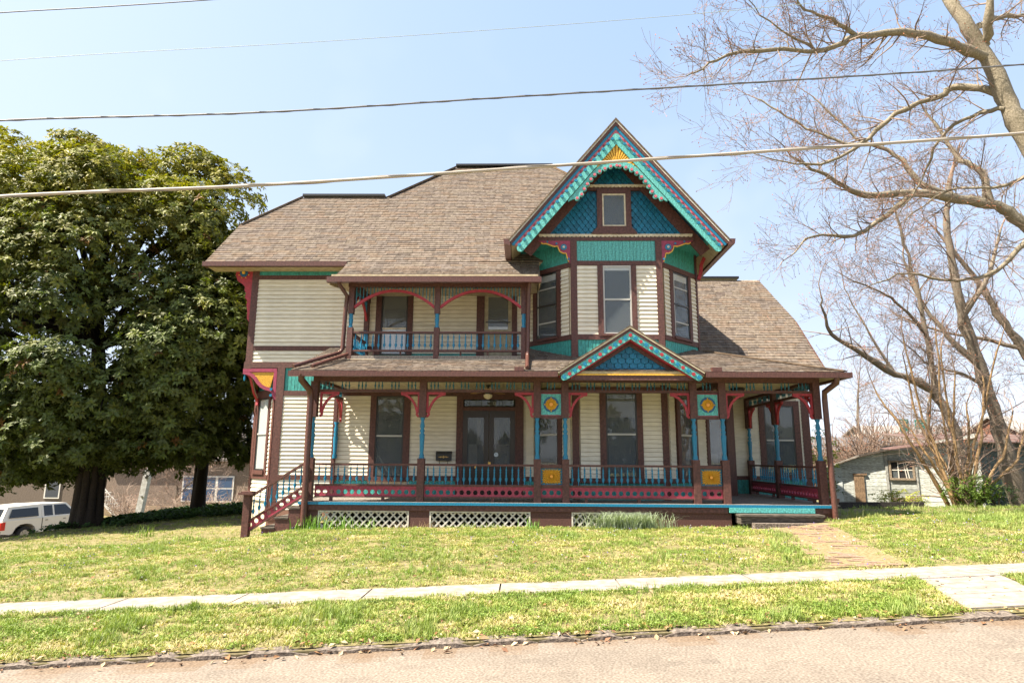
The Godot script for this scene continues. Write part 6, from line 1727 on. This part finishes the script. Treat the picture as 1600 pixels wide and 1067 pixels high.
func far_left() -> void:
	# pickup truck driving away on the side street
	truck()
	var b := B.new()
	for i in 12:
		var z := -4.0 - i * 5.0
		b.quad(Vector3(-29.5, ground_y(-27, z) + 0.03, z), Vector3(-23.6, ground_y(-24, z) + 0.03, z), Vector3(-23.6, ground_y(-24, z - 5) + 0.03, z - 5), Vector3(-29.5, ground_y(-27, z - 5) + 0.03, z - 5))
	struct("side_street", b, M.asphalt)
	# leaning white post
	var p0 := Vector3(-16.2, ground_y(-16.2, -27), -27)
	var o := thing("white_post", "slightly leaning square white post standing between the two magnolia trunks", "post", p0)
	b = B.new(); b.bar(p0 + Vector3(0, 0.35, 0), p0 + Vector3(0.22, 2.3, 0), 0.24, 0.24, Vector3.BACK); part("shaft", b, mat(0.6, 0.62, 0.64, 0.6, T["wear"], Vector3.ONE), o)
	b = B.new(); b.bar(p0 + Vector3(-0.04, -0.2, 0), p0 + Vector3(0, 0.35, 0), 0.26, 0.26, Vector3.BACK); part("base", b, mat(0.06, 0.06, 0.06, 0.8), o)
	b = B.new(); b.tube([p0 + Vector3(0.22, 2.3, 0), p0 + Vector3(0.26, 2.62, 0)], [0.11, 0.02], 4); part("cap", b, M.metal, o)
	b = B.new(); b.bar(p0 + Vector3(0.08, 1.25, 0.13), p0 + Vector3(0.17, 1.25, 0.13), 0.03, 0.03); b.bar(p0 + Vector3(0.2, 2.0, 0.13), p0 + Vector3(0.3, 2.12, 0.13), 0.06, 0.08); part("bracket", b, M.black, o)
	# tan house across the way
	o = thing("tan_house", "low tan house with white framed blue windows and outdoor stair behind the magnolias", "house", Vector3(-25, -2.8, -50))
	gable_house(o, -31.5, -18.6, -3.2, 1.4, 3.4, -48, -56, mat(0.27, 0.205, 0.16, 0.8, T["wear2"], Vector3.ONE), mat(0.16, 0.14, 0.13, 0.9))
	b = B.new(); b.box(-31.5, -18.6, -3.2, -2.0, -47.99, -47.9); part("foundation", b, mat(0.44, 0.34, 0.22, 0.9, T["wear2"], Vector3(2, 4, 2)), o)
	var white := mat(0.62, 0.6, 0.56, 0.6)
	for q in [[-25.6, -24.5], [-24.3, -23.2], [-23.0, -21.9], [-20.6, -19.7]]:
		b = B.new(); b.box(q[0] - 0.1, q[1] + 0.1, -1.7, 0.2, -47.99, -47.93)
		var w := part("window", b, white, o)
		for yy in [[-1.6, -0.75], [-0.65, 0.1]]:
			board(w, "pane", mat(0.04, 0.08, 0.16, 0.1), Transform3D.IDENTITY, q[0], q[1], yy[0], yy[1], -47.93, -47.92)
	b = B.new(); b.box(-27.1, -26.7, -2.4, -2.05, -47.9, -47.87); part("vent", b, M.dark, o)
	var st := B.new()
	for i in 7: st.box(-31.2 + i * 0.26, -30.9 + i * 0.26, -1.1 - i * 0.25, -1.02 - i * 0.25, -47.8, -46.4)
	var stair := part("stair", st, white, o)
	st = B.new(); st.bar(Vector3(-31.2, -0.1, -46.4), Vector3(-29.2, -2.0, -46.4), 0.06, 0.07); st.bar(Vector3(-31.2, -1.15, -46.4), Vector3(-29.2, -2.95, -46.4), 0.04, 0.16)
	for i in 12: st.bar(Vector3(-31.2 + i * 0.17, -1.0 - i * 0.16, -46.4), Vector3(-31.2 + i * 0.17, -0.15 - i * 0.16, -46.4), 0.03, 0.03, Vector3.BACK)
	part("handrail", st, white, stair)
	leafy("round_shrub", "dark clipped round shrub under the tan house windows", Vector3(-24.6, -2.6, -46.8), Vector3(1.1, 0.6, 0.6), 260, Color(0.05, 0.07, 0.03), 0.12)
	o = thing("brown_house", "brown house with pale windows at far left behind the pickup", "house", Vector3(-42, -3, -50))
	gable_house(o, -47, -34, -3.4, 1.8, 4.2, -49, -57, mat(0.20, 0.16, 0.13, 0.8, T["wear2"], Vector3.ONE), mat(0.14, 0.12, 0.11, 0.9))
	for q in [[-36.8, -35.8]]:
		b = B.new(); b.box(q[0] - 0.1, q[1] + 0.1, -1.6, 0.3, -48.99, -48.93)
		var w := part("window", b, white, o)
		board(w, "pane", mat(0.05, 0.06, 0.08, 0.1), Transform3D.IDENTITY, q[0], q[1], -1.5, 0.2, -48.93, -48.92)
	# bare bushes in the gap under the crowns
	twig_min = 0.008
	var spots := [[-20.4, -38.0, 1.3, "leafless bush just right of the white post"], [-17.6, -36.0, 1.5, "leafless bush left of the smaller magnolia trunk"], [-12.6, -32.0, 1.25, "leafless tan bush right of the smaller magnolia trunk"], [-10.6, -28.5, 1.15, "leafless bush beside the left corner of the house"], [-27.0, -43.0, 1.4, "leafless bush in front of the tan wall left of the white post"], [-9.6, -25.5, 0.9, "low leafless bush nearest the left wall of the house"], [-14.6, -34.0, 1.5, "leafless bush right behind the smaller magnolia trunk"], [-22.0, -41.0, 1.3, "leafless bush under the blue windows of the tan house"], [-24.4, -40.0, 1.2, "leafless bush between the thick magnolia trunk and white post"], [-16.0, -40.0, 1.6, "tall leafless bush at the right end of the tan house"]]
	for s in spots:
		var at := Vector3(s[0], ground_y(s[0], s[1]), s[1])
		var t := thing("bare_bush", s[3], "bush", at, "bare bushes behind the magnolias")
		b = shrub_mesh(24, s[2] * 1.25, 0.6, 2)
		var mi := part("stems", b, M.twig, t); mi.position = Vector3.ZERO
	var bx := -22.9
	var bt := thing("bare_tree", "small bare tree with spreading twigs in front of the tan house", "tree", Vector3(bx, -2.7, -42))
	bare_tree(bt, [[V([[bx, -2.9, -42], [bx + 0.1, -1.2, -42], [bx, 0.2, -42], [bx + 0.2, 2.0, -42]]), 0.13, 0.03, 3.0, 1.6], [V([[bx + 0.05, -1.0, -42], [bx + 1.0, 0.0, -42], [bx + 2.0, 0.8, -42]]), 0.06, 0.02, 3.0, 1.4]], M.bark)
	twigs_near()
	leafy("green_bush", "yellow green budding bush beside the lower left corner of the house", Vector3(-10.2, -0.5, -26.5), Vector3(0.9, 0.9, 0.6), 150, Color(0.16, 0.17, 0.05), 0.07)

func truck() -> void:
	var at := Vector3(-25.75, ground_y(-26.3, -34) + 0.05, -34.1)
	var o := thing("pickup_truck", "white pickup truck with a canopy over its bed on the side street", "pickup truck", at)
	o.rotation.y = deg_to_rad(-11)
	var paint := mat(0.66, 0.62, 0.55, 0.25); paint.clearcoat_enabled = true; paint.clearcoat = 0.6
	# local axes: -z forward, x to the right; side outline extruded across
	var side := Transform3D(Basis(Vector3.FORWARD, Vector3.UP, Vector3.RIGHT), Vector3.ZERO)
	var body := B.new()
	body.prism(PackedVector2Array([Vector2(-2.85, 0.55), Vector2(-2.4, 0.48), Vector2(-2.25, 0.52), Vector2(-2.12, 0.78), Vector2(-1.9, 0.92), Vector2(-1.6, 0.95), Vector2(-1.3, 0.9), Vector2(-1.1, 0.75), Vector2(-1.0, 0.46), Vector2(1.35, 0.44), Vector2(1.45, 0.75), Vector2(1.65, 0.92), Vector2(1.95, 0.95), Vector2(2.2, 0.88), Vector2(2.38, 0.72), Vector2(2.45, 0.5), Vector2(2.9, 0.55), Vector2(2.92, 0.95), Vector2(2.8, 1.12), Vector2(1.45, 1.2), Vector2(-2.8, 1.16), Vector2(-2.9, 1.0)]), side, -0.98, 0.98)
	var bd := part("body", body, paint, o); bd.transform = Transform3D.IDENTITY
	var cab := B.new()
	var rows := [[[1.45, 1.19, 0.95], [0.85, 1.82, 0.78]], [[-0.75, 1.19, 0.95], [-0.72, 1.84, 0.78]]]
	cab.hexa([Vector3(-0.95, 1.17, -1.45), Vector3(-0.95, 1.17, 0.72), Vector3(0.95, 1.17, 0.72), Vector3(0.95, 1.17, -1.45), Vector3(-0.76, 1.83, -0.75), Vector3(-0.76, 1.85, 0.70), Vector3(0.76, 1.85, 0.70), Vector3(0.76, 1.83, -0.75)])
	part("cab", cab, paint, o).transform = Transform3D.IDENTITY
	cab = B.new()
	cab.hexa([Vector3(-0.95, 1.16, 0.74), Vector3(-0.95, 1.16, 2.84), Vector3(0.95, 1.16, 2.84), Vector3(0.95, 1.16, 0.74), Vector3(-0.8, 1.86, 0.74), Vector3(-0.8, 1.8, 2.5), Vector3(0.8, 1.8, 2.5), Vector3(0.8, 1.86, 0.74)])
	part("bed_canopy", cab, paint, o).transform = Transform3D.IDENTITY
	var gl := mat(0.012, 0.014, 0.016, 0.06)
	for s in [-1, 1]:
		var P := func(z: float, y: float) -> Vector3: return Vector3(s * (0.957 - (y - 1.17) * (0.19 / 0.66) + (0.05 if z > 0.9 else 0.0)), y, z)
		for q in [[[0.95, 1.27], [2.52, 1.27], [2.32, 1.68], [0.95, 1.7]], [[0.1, 1.24], [0.6, 1.24], [0.6, 1.76], [0.1, 1.76]], [[-1.2, 1.24], [0.0, 1.24], [0.0, 1.76], [-0.68, 1.76]]]:
			var b := B.new()
			b.quad(P.call(q[0][0], q[0][1]), P.call(q[1][0], q[1][1]), P.call(q[2][0], q[2][1]), P.call(q[3][0], q[3][1]))
			part("side_window", b, gl, o).transform = Transform3D.IDENTITY
		var tl := B.new(); tl.box(s * 0.99 - 0.07, s * 0.99 + 0.015, 0.72, 1.1, 2.68, 2.92); var gp := B.new(); gp.box(s * 0.978 - 0.01, s * 0.978 + 0.006, 0.5, 1.17, 0.70, 0.745); part("body_gap", gp, M.black, o).transform = Transform3D.IDENTITY
		part("tail_light", tl, mat(0.5, 0.015, 0.015, 0.2), o).transform = Transform3D.IDENTITY
		var hd := B.new(); hd.box(s * 0.985, s * 1.0, 1.02, 1.05, 0.42, 0.56); hd.box(s * 0.985, s * 1.0, 1.02, 1.05, -0.62, -0.48); part("door_handle", hd, M.storm, o).transform = Transform3D.IDENTITY
		for z in [1.6, -1.92]:
			var ty := B.new()
			var wx := Transform3D(Basis(Vector3.FORWARD, Vector3.UP, Vector3.RIGHT), Vector3(s * 0.84, 0.40, z))
			ty.disc(Vector2.ZERO, 0.40, 24, wx, -0.13, 0.13)
			var tp := part("wheel", ty, mat(0.015, 0.015, 0.015, 0.9), o); tp.transform = Transform3D.IDENTITY
			var rim := B.new(); rim.disc(Vector2.ZERO, 0.25, 16, wx, -0.135, 0.135)
			for k in 6: rim.ribbon([Vector2.ZERO, Vector2.from_angle(TAU * k / 6) * 0.24], 0.06, wx, -0.15, 0.15)
			part("rim", rim, M.metal, tp)
	var bm := B.new(); bm.box(-0.98, 0.98, 0.5, 0.68, 2.84, 3.0); part("bumper", bm, M.metal, o).transform = Transform3D.IDENTITY
	bm = B.new(); bm.quad(Vector3(-0.75, 1.25, 2.79), Vector3(0.75, 1.25, 2.79), Vector3(0.66, 1.7, 2.575), Vector3(-0.66, 1.7, 2.575)); part("rear_window", bm, gl, o).transform = Transform3D.IDENTITY
	bm = B.new(); bm.box(-0.15, 0.15, 0.86, 0.98, 2.89, 2.91); part("plate", bm, M.shade_pale, o).transform = Transform3D.IDENTITY
	bm = B.new(); bm.box(-0.9, 0.9, 0.36, 0.5, -2.6, 2.6); part("chassis", bm, M.black, o).transform = Transform3D.IDENTITY

func far_right() -> void:
	var o := thing("far_house", "pale house with light grey roof far behind the barn", "house", Vector3(36, -2, -56))
	gable_house(o, 30, 41, -4, 3.0, 4.6, -54, -62, mat(0.36, 0.33, 0.29, 0.8), mat(0.26, 0.25, 0.24, 0.9, T["wear"], Vector3.ONE))
	var b := B.new()
	for q in [[31.5, 32.6], [34.5, 35.6], [38, 39.1]]:
		b = B.new(); b.box(q[0] - 0.08, q[1] + 0.08, 1.2, 2.8, -53.99, -53.95)
		var w := part("window", b, M.white, o)
		board(w, "pane", mat(0.05, 0.06, 0.07, 0.1), Transform3D.IDENTITY, q[0], q[1], 1.28, 2.72, -53.95, -53.94)
	o = thing("far_brick_house", "small red brick house beyond the trees at the right edge", "house", Vector3(41, -1, -48))
	gable_house(o, 36.8, 45, -3, 3.6, 5.0, -47.5, -54, mat(0.25, 0.11, 0.07, 0.9, T["wear2"], Vector3.ONE), mat(0.24, 0.23, 0.22, 0.9))
	for q in [[37.6, 38.4], [40, 40.8]]:
		b = B.new(); b.box(q[0] - 0.08, q[1] + 0.08, 1.8, 3.3, -47.49, -47.45)
		var w := part("window", b, M.white, o)
		board(w, "pane", mat(0.05, 0.06, 0.07, 0.1), Transform3D.IDENTITY, q[0], q[1], 1.88, 3.22, -47.45, -47.44)
	o = thing("grey_roofed_hall", "long low building with dull grey roof behind the thicket", "building", Vector3(26, -2, -52))
	gable_house(o, 20, 29.5, -4, 2.0, 3.4, -50, -57, mat(0.3, 0.27, 0.23, 0.8), mat(0.15, 0.15, 0.16, 0.9, T["wear"], Vector3.ONE))
	# green road signs on posts
	var signs := [[28.92, 28.58, 29.27, 3.85, 4.76, "green road sign on posts above the shed roof, the left and larger one"], [30.2, 29.75, 30.65, 4.02, 4.72, "smaller green road sign to the right of the larger one"]]
	for s in signs:
		o = thing("road_sign", s[5], "sign", Vector3(s[0], -3, -49), "green road signs")
		b = B.new(); b.box(s[1], s[2], s[3], s[4], -48.98, -48.94); var pnl := part("panel", b, mat(0.0, 0.22, 0.16, 0.5), o)
		b = B.new()
		for k in 3: b.box(s[1] + 0.1, s[2] - 0.1 - 0.1 * k, s[4] - 0.2 - k * 0.2, s[4] - 0.14 - k * 0.2, -48.94, -48.93)
		part("lettering_line", b, M.white, pnl)
		for x in [s[1] + 0.12, s[2] - 0.12]:
			b = B.new(); b.box(x - 0.04, x + 0.04, -4.5, s[4], -49.06, -48.98); part("post", b, M.metal, o)

func wires() -> void:
	# overhead lines along the street; their poles stand outside the picture
	for q in [[-19.0, "left"], [21.0, "right"]]:
		var x: float = q[0]
		var at := Vector3(x, ground_y(x, skew(x, -6.6)), skew(x, -6.6))
		var o := thing("utility_pole", "brown wooden utility pole by the street, outside the view at the %s" % q[1], "utility pole", at)
		var b := B.new(); b.tube([at - Vector3(0, 0.5, 0), at + Vector3(0, 10.2, 0)], [0.15, 0.11], 12); part("pole", b, M.bark_dark, o)
		b = B.new(); b.bar(at + Vector3(0, 8.2, -0.9), at + Vector3(0, 8.2, 0.9), 0.1, 0.12); part("cross_arm", b, M.bark_dark, o)
	var rows := [
		["power_line", "thin dark wire crossing the sky at the top left corner", 0.0065, V([[-5.97, 6.55, -6.24], [-4.85, 6.67, -6.31], [-3.73, 6.8, -6.38]]), Color(0.10, 0.10, 0.11)],
		["power_line", "very thin pale wire second from the top", 0.0035, V([[-5.88, 5.95, -6.25], [-2.0, 6.35, -6.48], [2.13, 6.85, -6.73]]), Color(0.35, 0.42, 0.40)],
		["power_line", "dark twisted cable crossing above the gable peak", 0.011, V([[-5.77, 5.22, -6.25], [-3.02, 5.4, -6.42], [-0.16, 5.68, -6.59], [2.84, 5.97, -6.77], [5.99, 6.3, -6.96]]), Color(0.13, 0.13, 0.14)],
		["power_line", "thick pale communication cable crossing in front of the gable", 0.019, V([[-5.64, 4.34, -6.26], [-2.95, 4.53, -6.42], [-0.15, 4.8, -6.59], [2.78, 5.09, -6.77], [5.86, 5.4, -6.95]]), Color(0.36, 0.32, 0.27)]]
	for q in rows:
		var pts: Array = q[3]
		var n := pts.size()
		var a: Vector3 = pts[0] + (pts[0] - pts[1]).normalized() * (13.0) + Vector3(0, -0.25, 0)
		var e: Vector3 = pts[n - 1] + (pts[n - 1] - pts[n - 2]).normalized() * (18.5 if n > 3 else 22.0) + Vector3(0, 0.45, 0)
		var all := [a]
		for k in [0.4, 0.7, 0.9]: all.append(a.lerp(pts[0], k) - Vector3(0, 0.1 * (1.0 - k), 0))
		all.append_array(pts)
		for k in [0.1, 0.3, 0.6]: all.append(pts[n - 1].lerp(e, k))
		all.append(e)
		var curve := []
		for i in all.size() - 1:
			for k in 12: curve.append(all[i].cubic_interpolate_in_time(all[i + 1], all[maxi(i - 1, 0)], all[mini(i + 2, all.size() - 1)], k / 12.0, all[i].distance_to(all[i + 1]), -maxf(all[i].distance_to(all[maxi(i - 1, 0)]), 0.01), all[i].distance_to(all[i + 1]) + maxf(all[i + 1].distance_to(all[mini(i + 2, all.size() - 1)]), 0.01)))
		curve.append(e)
		var o := thing(q[0], q[1], "cable", curve[0], "overhead cables along the street")
		var b := B.new()
		var r: float = q[2]
		var rr := []
		for i in curve.size(): rr.append(r)
		b.tube(curve, rr, 6, false)
		part("strand", b, mat(q[4].r, q[4].g, q[4].b, 0.6), o)
		if r > 0.01:
			# the second strand wound round it
			var c2 := []; var r2 := []
			for i in curve.size() - 1:
				for k in 6:
					var p: Vector3 = curve[i].lerp(curve[i + 1], k / 6.0)
					var t := (i * 6 + k) * (0.42 if r < 0.015 else 0.16)
					c2.append(p + Vector3(0, cos(t), sin(t)) * r * 0.85); r2.append(r * 0.42)
			b = B.new(); b.tube(c2, r2, 5, false)
			part("strand", b, mat(q[4].r * 0.5, q[4].g * 0.5, q[4].b * 0.5, 0.6), o)

# ---------------------------------------------------------------- grass and small plants
func blocked(x: float, z: float) -> bool:
	var s := z + 0.06 * x
	if s > -8.25 + 0.05 * sin(x * 3.1) + 0.04 * sin(x * 7.7) and s < -7.62 + 0.045 * sin(x * 2.3) + 0.03 * sin(x * 9.1): return true
	if s > -6.04: return true
	if s > -7.7 and x > 4.16 - (s + 6.1) * 0.3 and x < 5.12 - (s + 6.1) * 0.32: return true
	if x > -4.75 and x < 6.5 and z < -13.42: return true
	if x > -7.2 and x < -4.7 and z < -15.6: return true
	if x > -5.55 and x < -4.6 and z < -13.3 and z > -15.0: return true
	if x >= 6.4 and x < 7.95 and z < -17.8: return true
	if x > 4.5 and x < 6.1 and z < -12.6: return true
	return false
func path_gap(x: float, z: float) -> float:
	if z < -13.1 or z > -8.6: return 1.0
	var cl := path_line()
	for i in cl.size() - 1:
		if z <= cl[i].z and z >= cl[i + 1].z:
			var c := lerpf(cl[i].x, cl[i + 1].x, (z - cl[i].z) / (cl[i + 1].z - cl[i].z))
			return clampf((absf(x - c) - 0.30) / 0.3, 0, 1)
	return 1.0

func plants() -> void:
	var areas := [["lawn_grass", -17.0, 15.0, -13.6, -8.2, 80000], ["side_grass", -22.0, 17.0, -24.0, -13.6, 34000], ["verge_grass", -8.0, 9.0, -7.68, -6.02, 34000]]
	var kinds := [tuft(9, 0.055, 0.0065, 0.06, 0.9, 1), tuft(8, 0.042, 0.008, 0.06, 1.2, 2), leaf_cluster(8, 0.034, 0.022, 0.1, 3), tuft(10, 0.11, 0.006, 0.04, 0.6, 4)]
	for a in areas:
		var xs := [[], [], [], []]; var cs := [[], [], [], []]
		for i in a[5]:
			var x := rng.randf_range(a[1], a[2]); var s := rng.randf_range(a[3], a[4]); var z := skew(x, s)
			if blocked(x, z): continue
			if a[0] == "side_grass" and x > -7.15 and x < 8.0 and z < -15.7: continue
			var g := path_gap(x, z)
			if rng.randf() > g: continue
			var dry := noise.get_noise_2d(x * 30 + 100, z * 45) * 0.9 + noise.get_noise_2d(x * 110, z * 130) * 0.7 + rng.randfn() * 0.22
			var bare := noise.get_noise_2d(x * 55 - 300, z * 60)
			if bare > 0.20 and rng.randf() < 0.72: continue
			var k := 0
			if dry > 0.12: k = 1
			elif rng.randf() < 0.55: k = 2
			if noise.get_noise_2d(x * 22 + 500, z * 22) > 0.33 and rng.randf() < 0.5: k = 3
			if x > 8 and rng.randf() < 0.3: k = 3
			var col := Color(0.205, 0.285, 0.045).lerp(Color(0.37, 0.36, 0.10), clampf(0.5 + dry * 1.2, 0, 1))
			if dry > 0.25: col = col.lerp(Color(0.53, 0.43, 0.24), clampf((dry - 0.25) * 2.2, 0, 0.85))
			if k == 2: col = Color(0.16, 0.28, 0.04).lerp(col, 0.45)
			if k == 3: col = Color(0.24, 0.33, 0.08).lerp(col, 0.3)
			col *= rng.randf_range(0.75, 1.25)
			var sc := rng.randf_range(0.6, 1.25)
			xs[k].append(Transform3D(Basis.from_euler(Vector3(rng.randf_range(-0.15, 0.15), rng.randf() * TAU, rng.randf_range(-0.15, 0.15))) * sc, Vector3(x, ground_y(x, z) + (0.012 if k == 2 else -0.003), z)))
			cs[k].append(col)
		for k in 4:
			var what: String = {"lawn_grass": "on the front lawn", "side_grass": "beside and behind the house", "verge_grass": "on the verge by the kerb"}[a[0]]
			var kind: String = ["short green grass", "dry yellowish grass", "broad leaved weeds", "longer green grass"][k]
			tag(multi(a[0], kinds[k], M.grass, xs[k], cs[k]), "%s growing %s" % [kind, what], "grass")
	# dead leaves and tiny flowers
	var xs := []; var cs := []
	for i in 1900:
		var x := rng.randf_range(-9, 9); var s: float
		var q := rng.randf()
		if q < 0.45: s = rng.randf_range(-13.4, -8.3)
		elif q < 0.75: s = rng.randf_range(-7.6, -6.0)
		else: s = -6.06 + rng.randfn() * 0.10 + 0.1
		var z := skew(x, s)
		if x > -7 and x < 6.5 and z < -13.3: continue
		var y := ground_y(x, z) + 0.02 if s < -5.96 else street_y(x) + 0.012
		xs.append(Transform3D(Basis.from_euler(Vector3(rng.randf_range(-0.6, 0.6), rng.randf() * TAU, rng.randf_range(-0.6, 0.6))) * rng.randf_range(0.3, 0.75), Vector3(x, y, z)))
		cs.append([Color(0.28, 0.14, 0.06), Color(0.36, 0.25, 0.14), Color(0.2, 0.1, 0.055), Color(0.42, 0.32, 0.2)][rng.randi() % 4] * rng.randf_range(0.7, 1.2))
	var lf := B.new()
	lf.tri(Vector3(-0.05, 0, 0), Vector3(0, 0.012, 0.03), Vector3(0.06, 0.0, 0)); lf.tri(Vector3(-0.05, 0, 0), Vector3(0.06, 0, 0), Vector3(0, 0.014, -0.03))
	tag(multi("leaf_litter", lf.mesh(), M.litter, xs, cs), "brown dead leaves scattered over lawn, verge and gutter", "leaf litter")
	xs = []; cs = []
	for i in 900:
		var x := rng.randf_range(-9, 10); var z := rng.randf_range(-13.3, -8.4)
		if blocked(x, z) or noise.get_noise_2d(x * 40 + 50, z * 40) < 0.05: continue
		xs.append(Transform3D(Basis(Vector3.UP, rng.randf() * TAU) * rng.randf_range(0.6, 1.2), Vector3(x, ground_y(x, z) + rng.randf_range(0.04, 0.08), z)))
		cs.append(Color(0.22, 0.16, 0.5) if rng.randf() < 0.35 else Color(0.55, 0.52, 0.6))
	var fl := B.new(); fl.lathe(Vector3.ZERO, [[0, 0.002], [0.008, 0.011], [0.014, 0.004]], 5)
	tag(multi("tiny_flowers", fl.mesh(), M.litter, xs, cs), "tiny violet and white flowers dotted in the lawn", "flowers")
	# clumps of strap leaves along the porch
	clump("daffodil_clump", "green daffodil leaves in front of the left lattice, left end", Vector3(-4.35, 0, -13.15), 60, 0.36, Color(0.16, 0.31, 0.04), 0.02, 0.5, 1.4)
	clump("daffodil_clump", "green daffodil leaves in front of the left lattice, middle clump", Vector3(-3.75, 0, -13.1), 50, 0.33, Color(0.17, 0.32, 0.04), 0.02, 0.5, 1.3)
	clump("daffodil_clump", "green daffodil leaves in front of the left lattice, right clump", Vector3(-3.2, 0, -13.12), 26, 0.27, Color(0.18, 0.32, 0.05), 0.02)
	clump("daffodil_clump", "small green daffodil clump before the pier between the lattices", Vector3(0.15, 0, -12.9), 30, 0.27, Color(0.15, 0.30, 0.04), 0.02)
	clump("iris_clump", "tall green blades in the lawn under the magnolia shade", Vector3(-8.6, 0, -14.6), 36, 0.32, Color(0.20, 0.29, 0.04), 0.018)
	clump("iris_clump", "low leafy green clump in the lawn left of the newel post", Vector3(-7.0, 0, -13.4), 40, 0.16, Color(0.18, 0.29, 0.03), 0.03)
	for q in [[1.75, "left"], [2.35, "right"]]:
		clump("ornamental_grass", "grey green arching grass clump before the porch, %s half" % q[1], Vector3(q[0], 0, -13.0), 420, 0.52, Color(0.29, 0.36, 0.23), 0.011, 1.2, 2.0)
	for q in [[6.75, -13.6], [7.5, -14.3], [8.6, -14.6], [9.4, -14.2]]:
		clump("grass_clump", ["dry tall grass clump at the right porch post", "second tall grass clump right of the porch post", "third tall grass clump right of the porch", "tall grass clump farthest right of the porch"][[6.75, 7.5, 8.6, 9.4].find(q[0])], Vector3(q[0], 0, q[1]), 60, 0.26, Color(0.30, 0.33, 0.13), 0.007, 0.7)
	for q in [[-1.95, "at the pier left of the middle lattice"], [-2.6, "at the right end of the left lattice"]]:
		clump("dry_stalks", "dry tan stalks %s" % q[1], Vector3(q[0], 0, -13.2), 34, 0.22, Color(0.46, 0.33, 0.19), 0.006, 0.7)

func clump(called: String, label: String, at: Vector3, k: int, h: float, col: Color, w: float, lean := 0.5, wide := 1.0) -> void:
	at.y = ground_y(at.x, at.z) - 0.01
	var o := thing(called, label, "plant", at)
	var b := B.new()
	for i in k:
		var a := rng.randf() * TAU
		var q := Vector3(rng.randfn() * 0.13 * wide, 0, rng.randfn() * 0.08)
		var s := Vector3(-sin(a), 0, cos(a)) * w * 0.5
		var hh := h * rng.randf_range(0.6, 1.15)
		var out := Vector3(cos(a), 0, sin(a)) * hh * lean * rng.randf_range(0.2, 1.0)
		b.col = col * rng.randf_range(0.7, 1.25)
		var prev := q; var pw := 1.0
		for j in 3:
			var t := (j + 1) / 3.0
			var p := q + out * t * t + Vector3(0, hh * (t - 0.35 * lean * t * t * t), 0)
			var nw := 1.0 - t * 0.95
			b.quad(prev - s * pw, prev + s * pw, p + s * nw, p - s * nw)
			prev = p; pw = nw
	var mi := part("leaves", b, M.grass, o); mi.position = Vector3.ZERO
	stuff(mi)
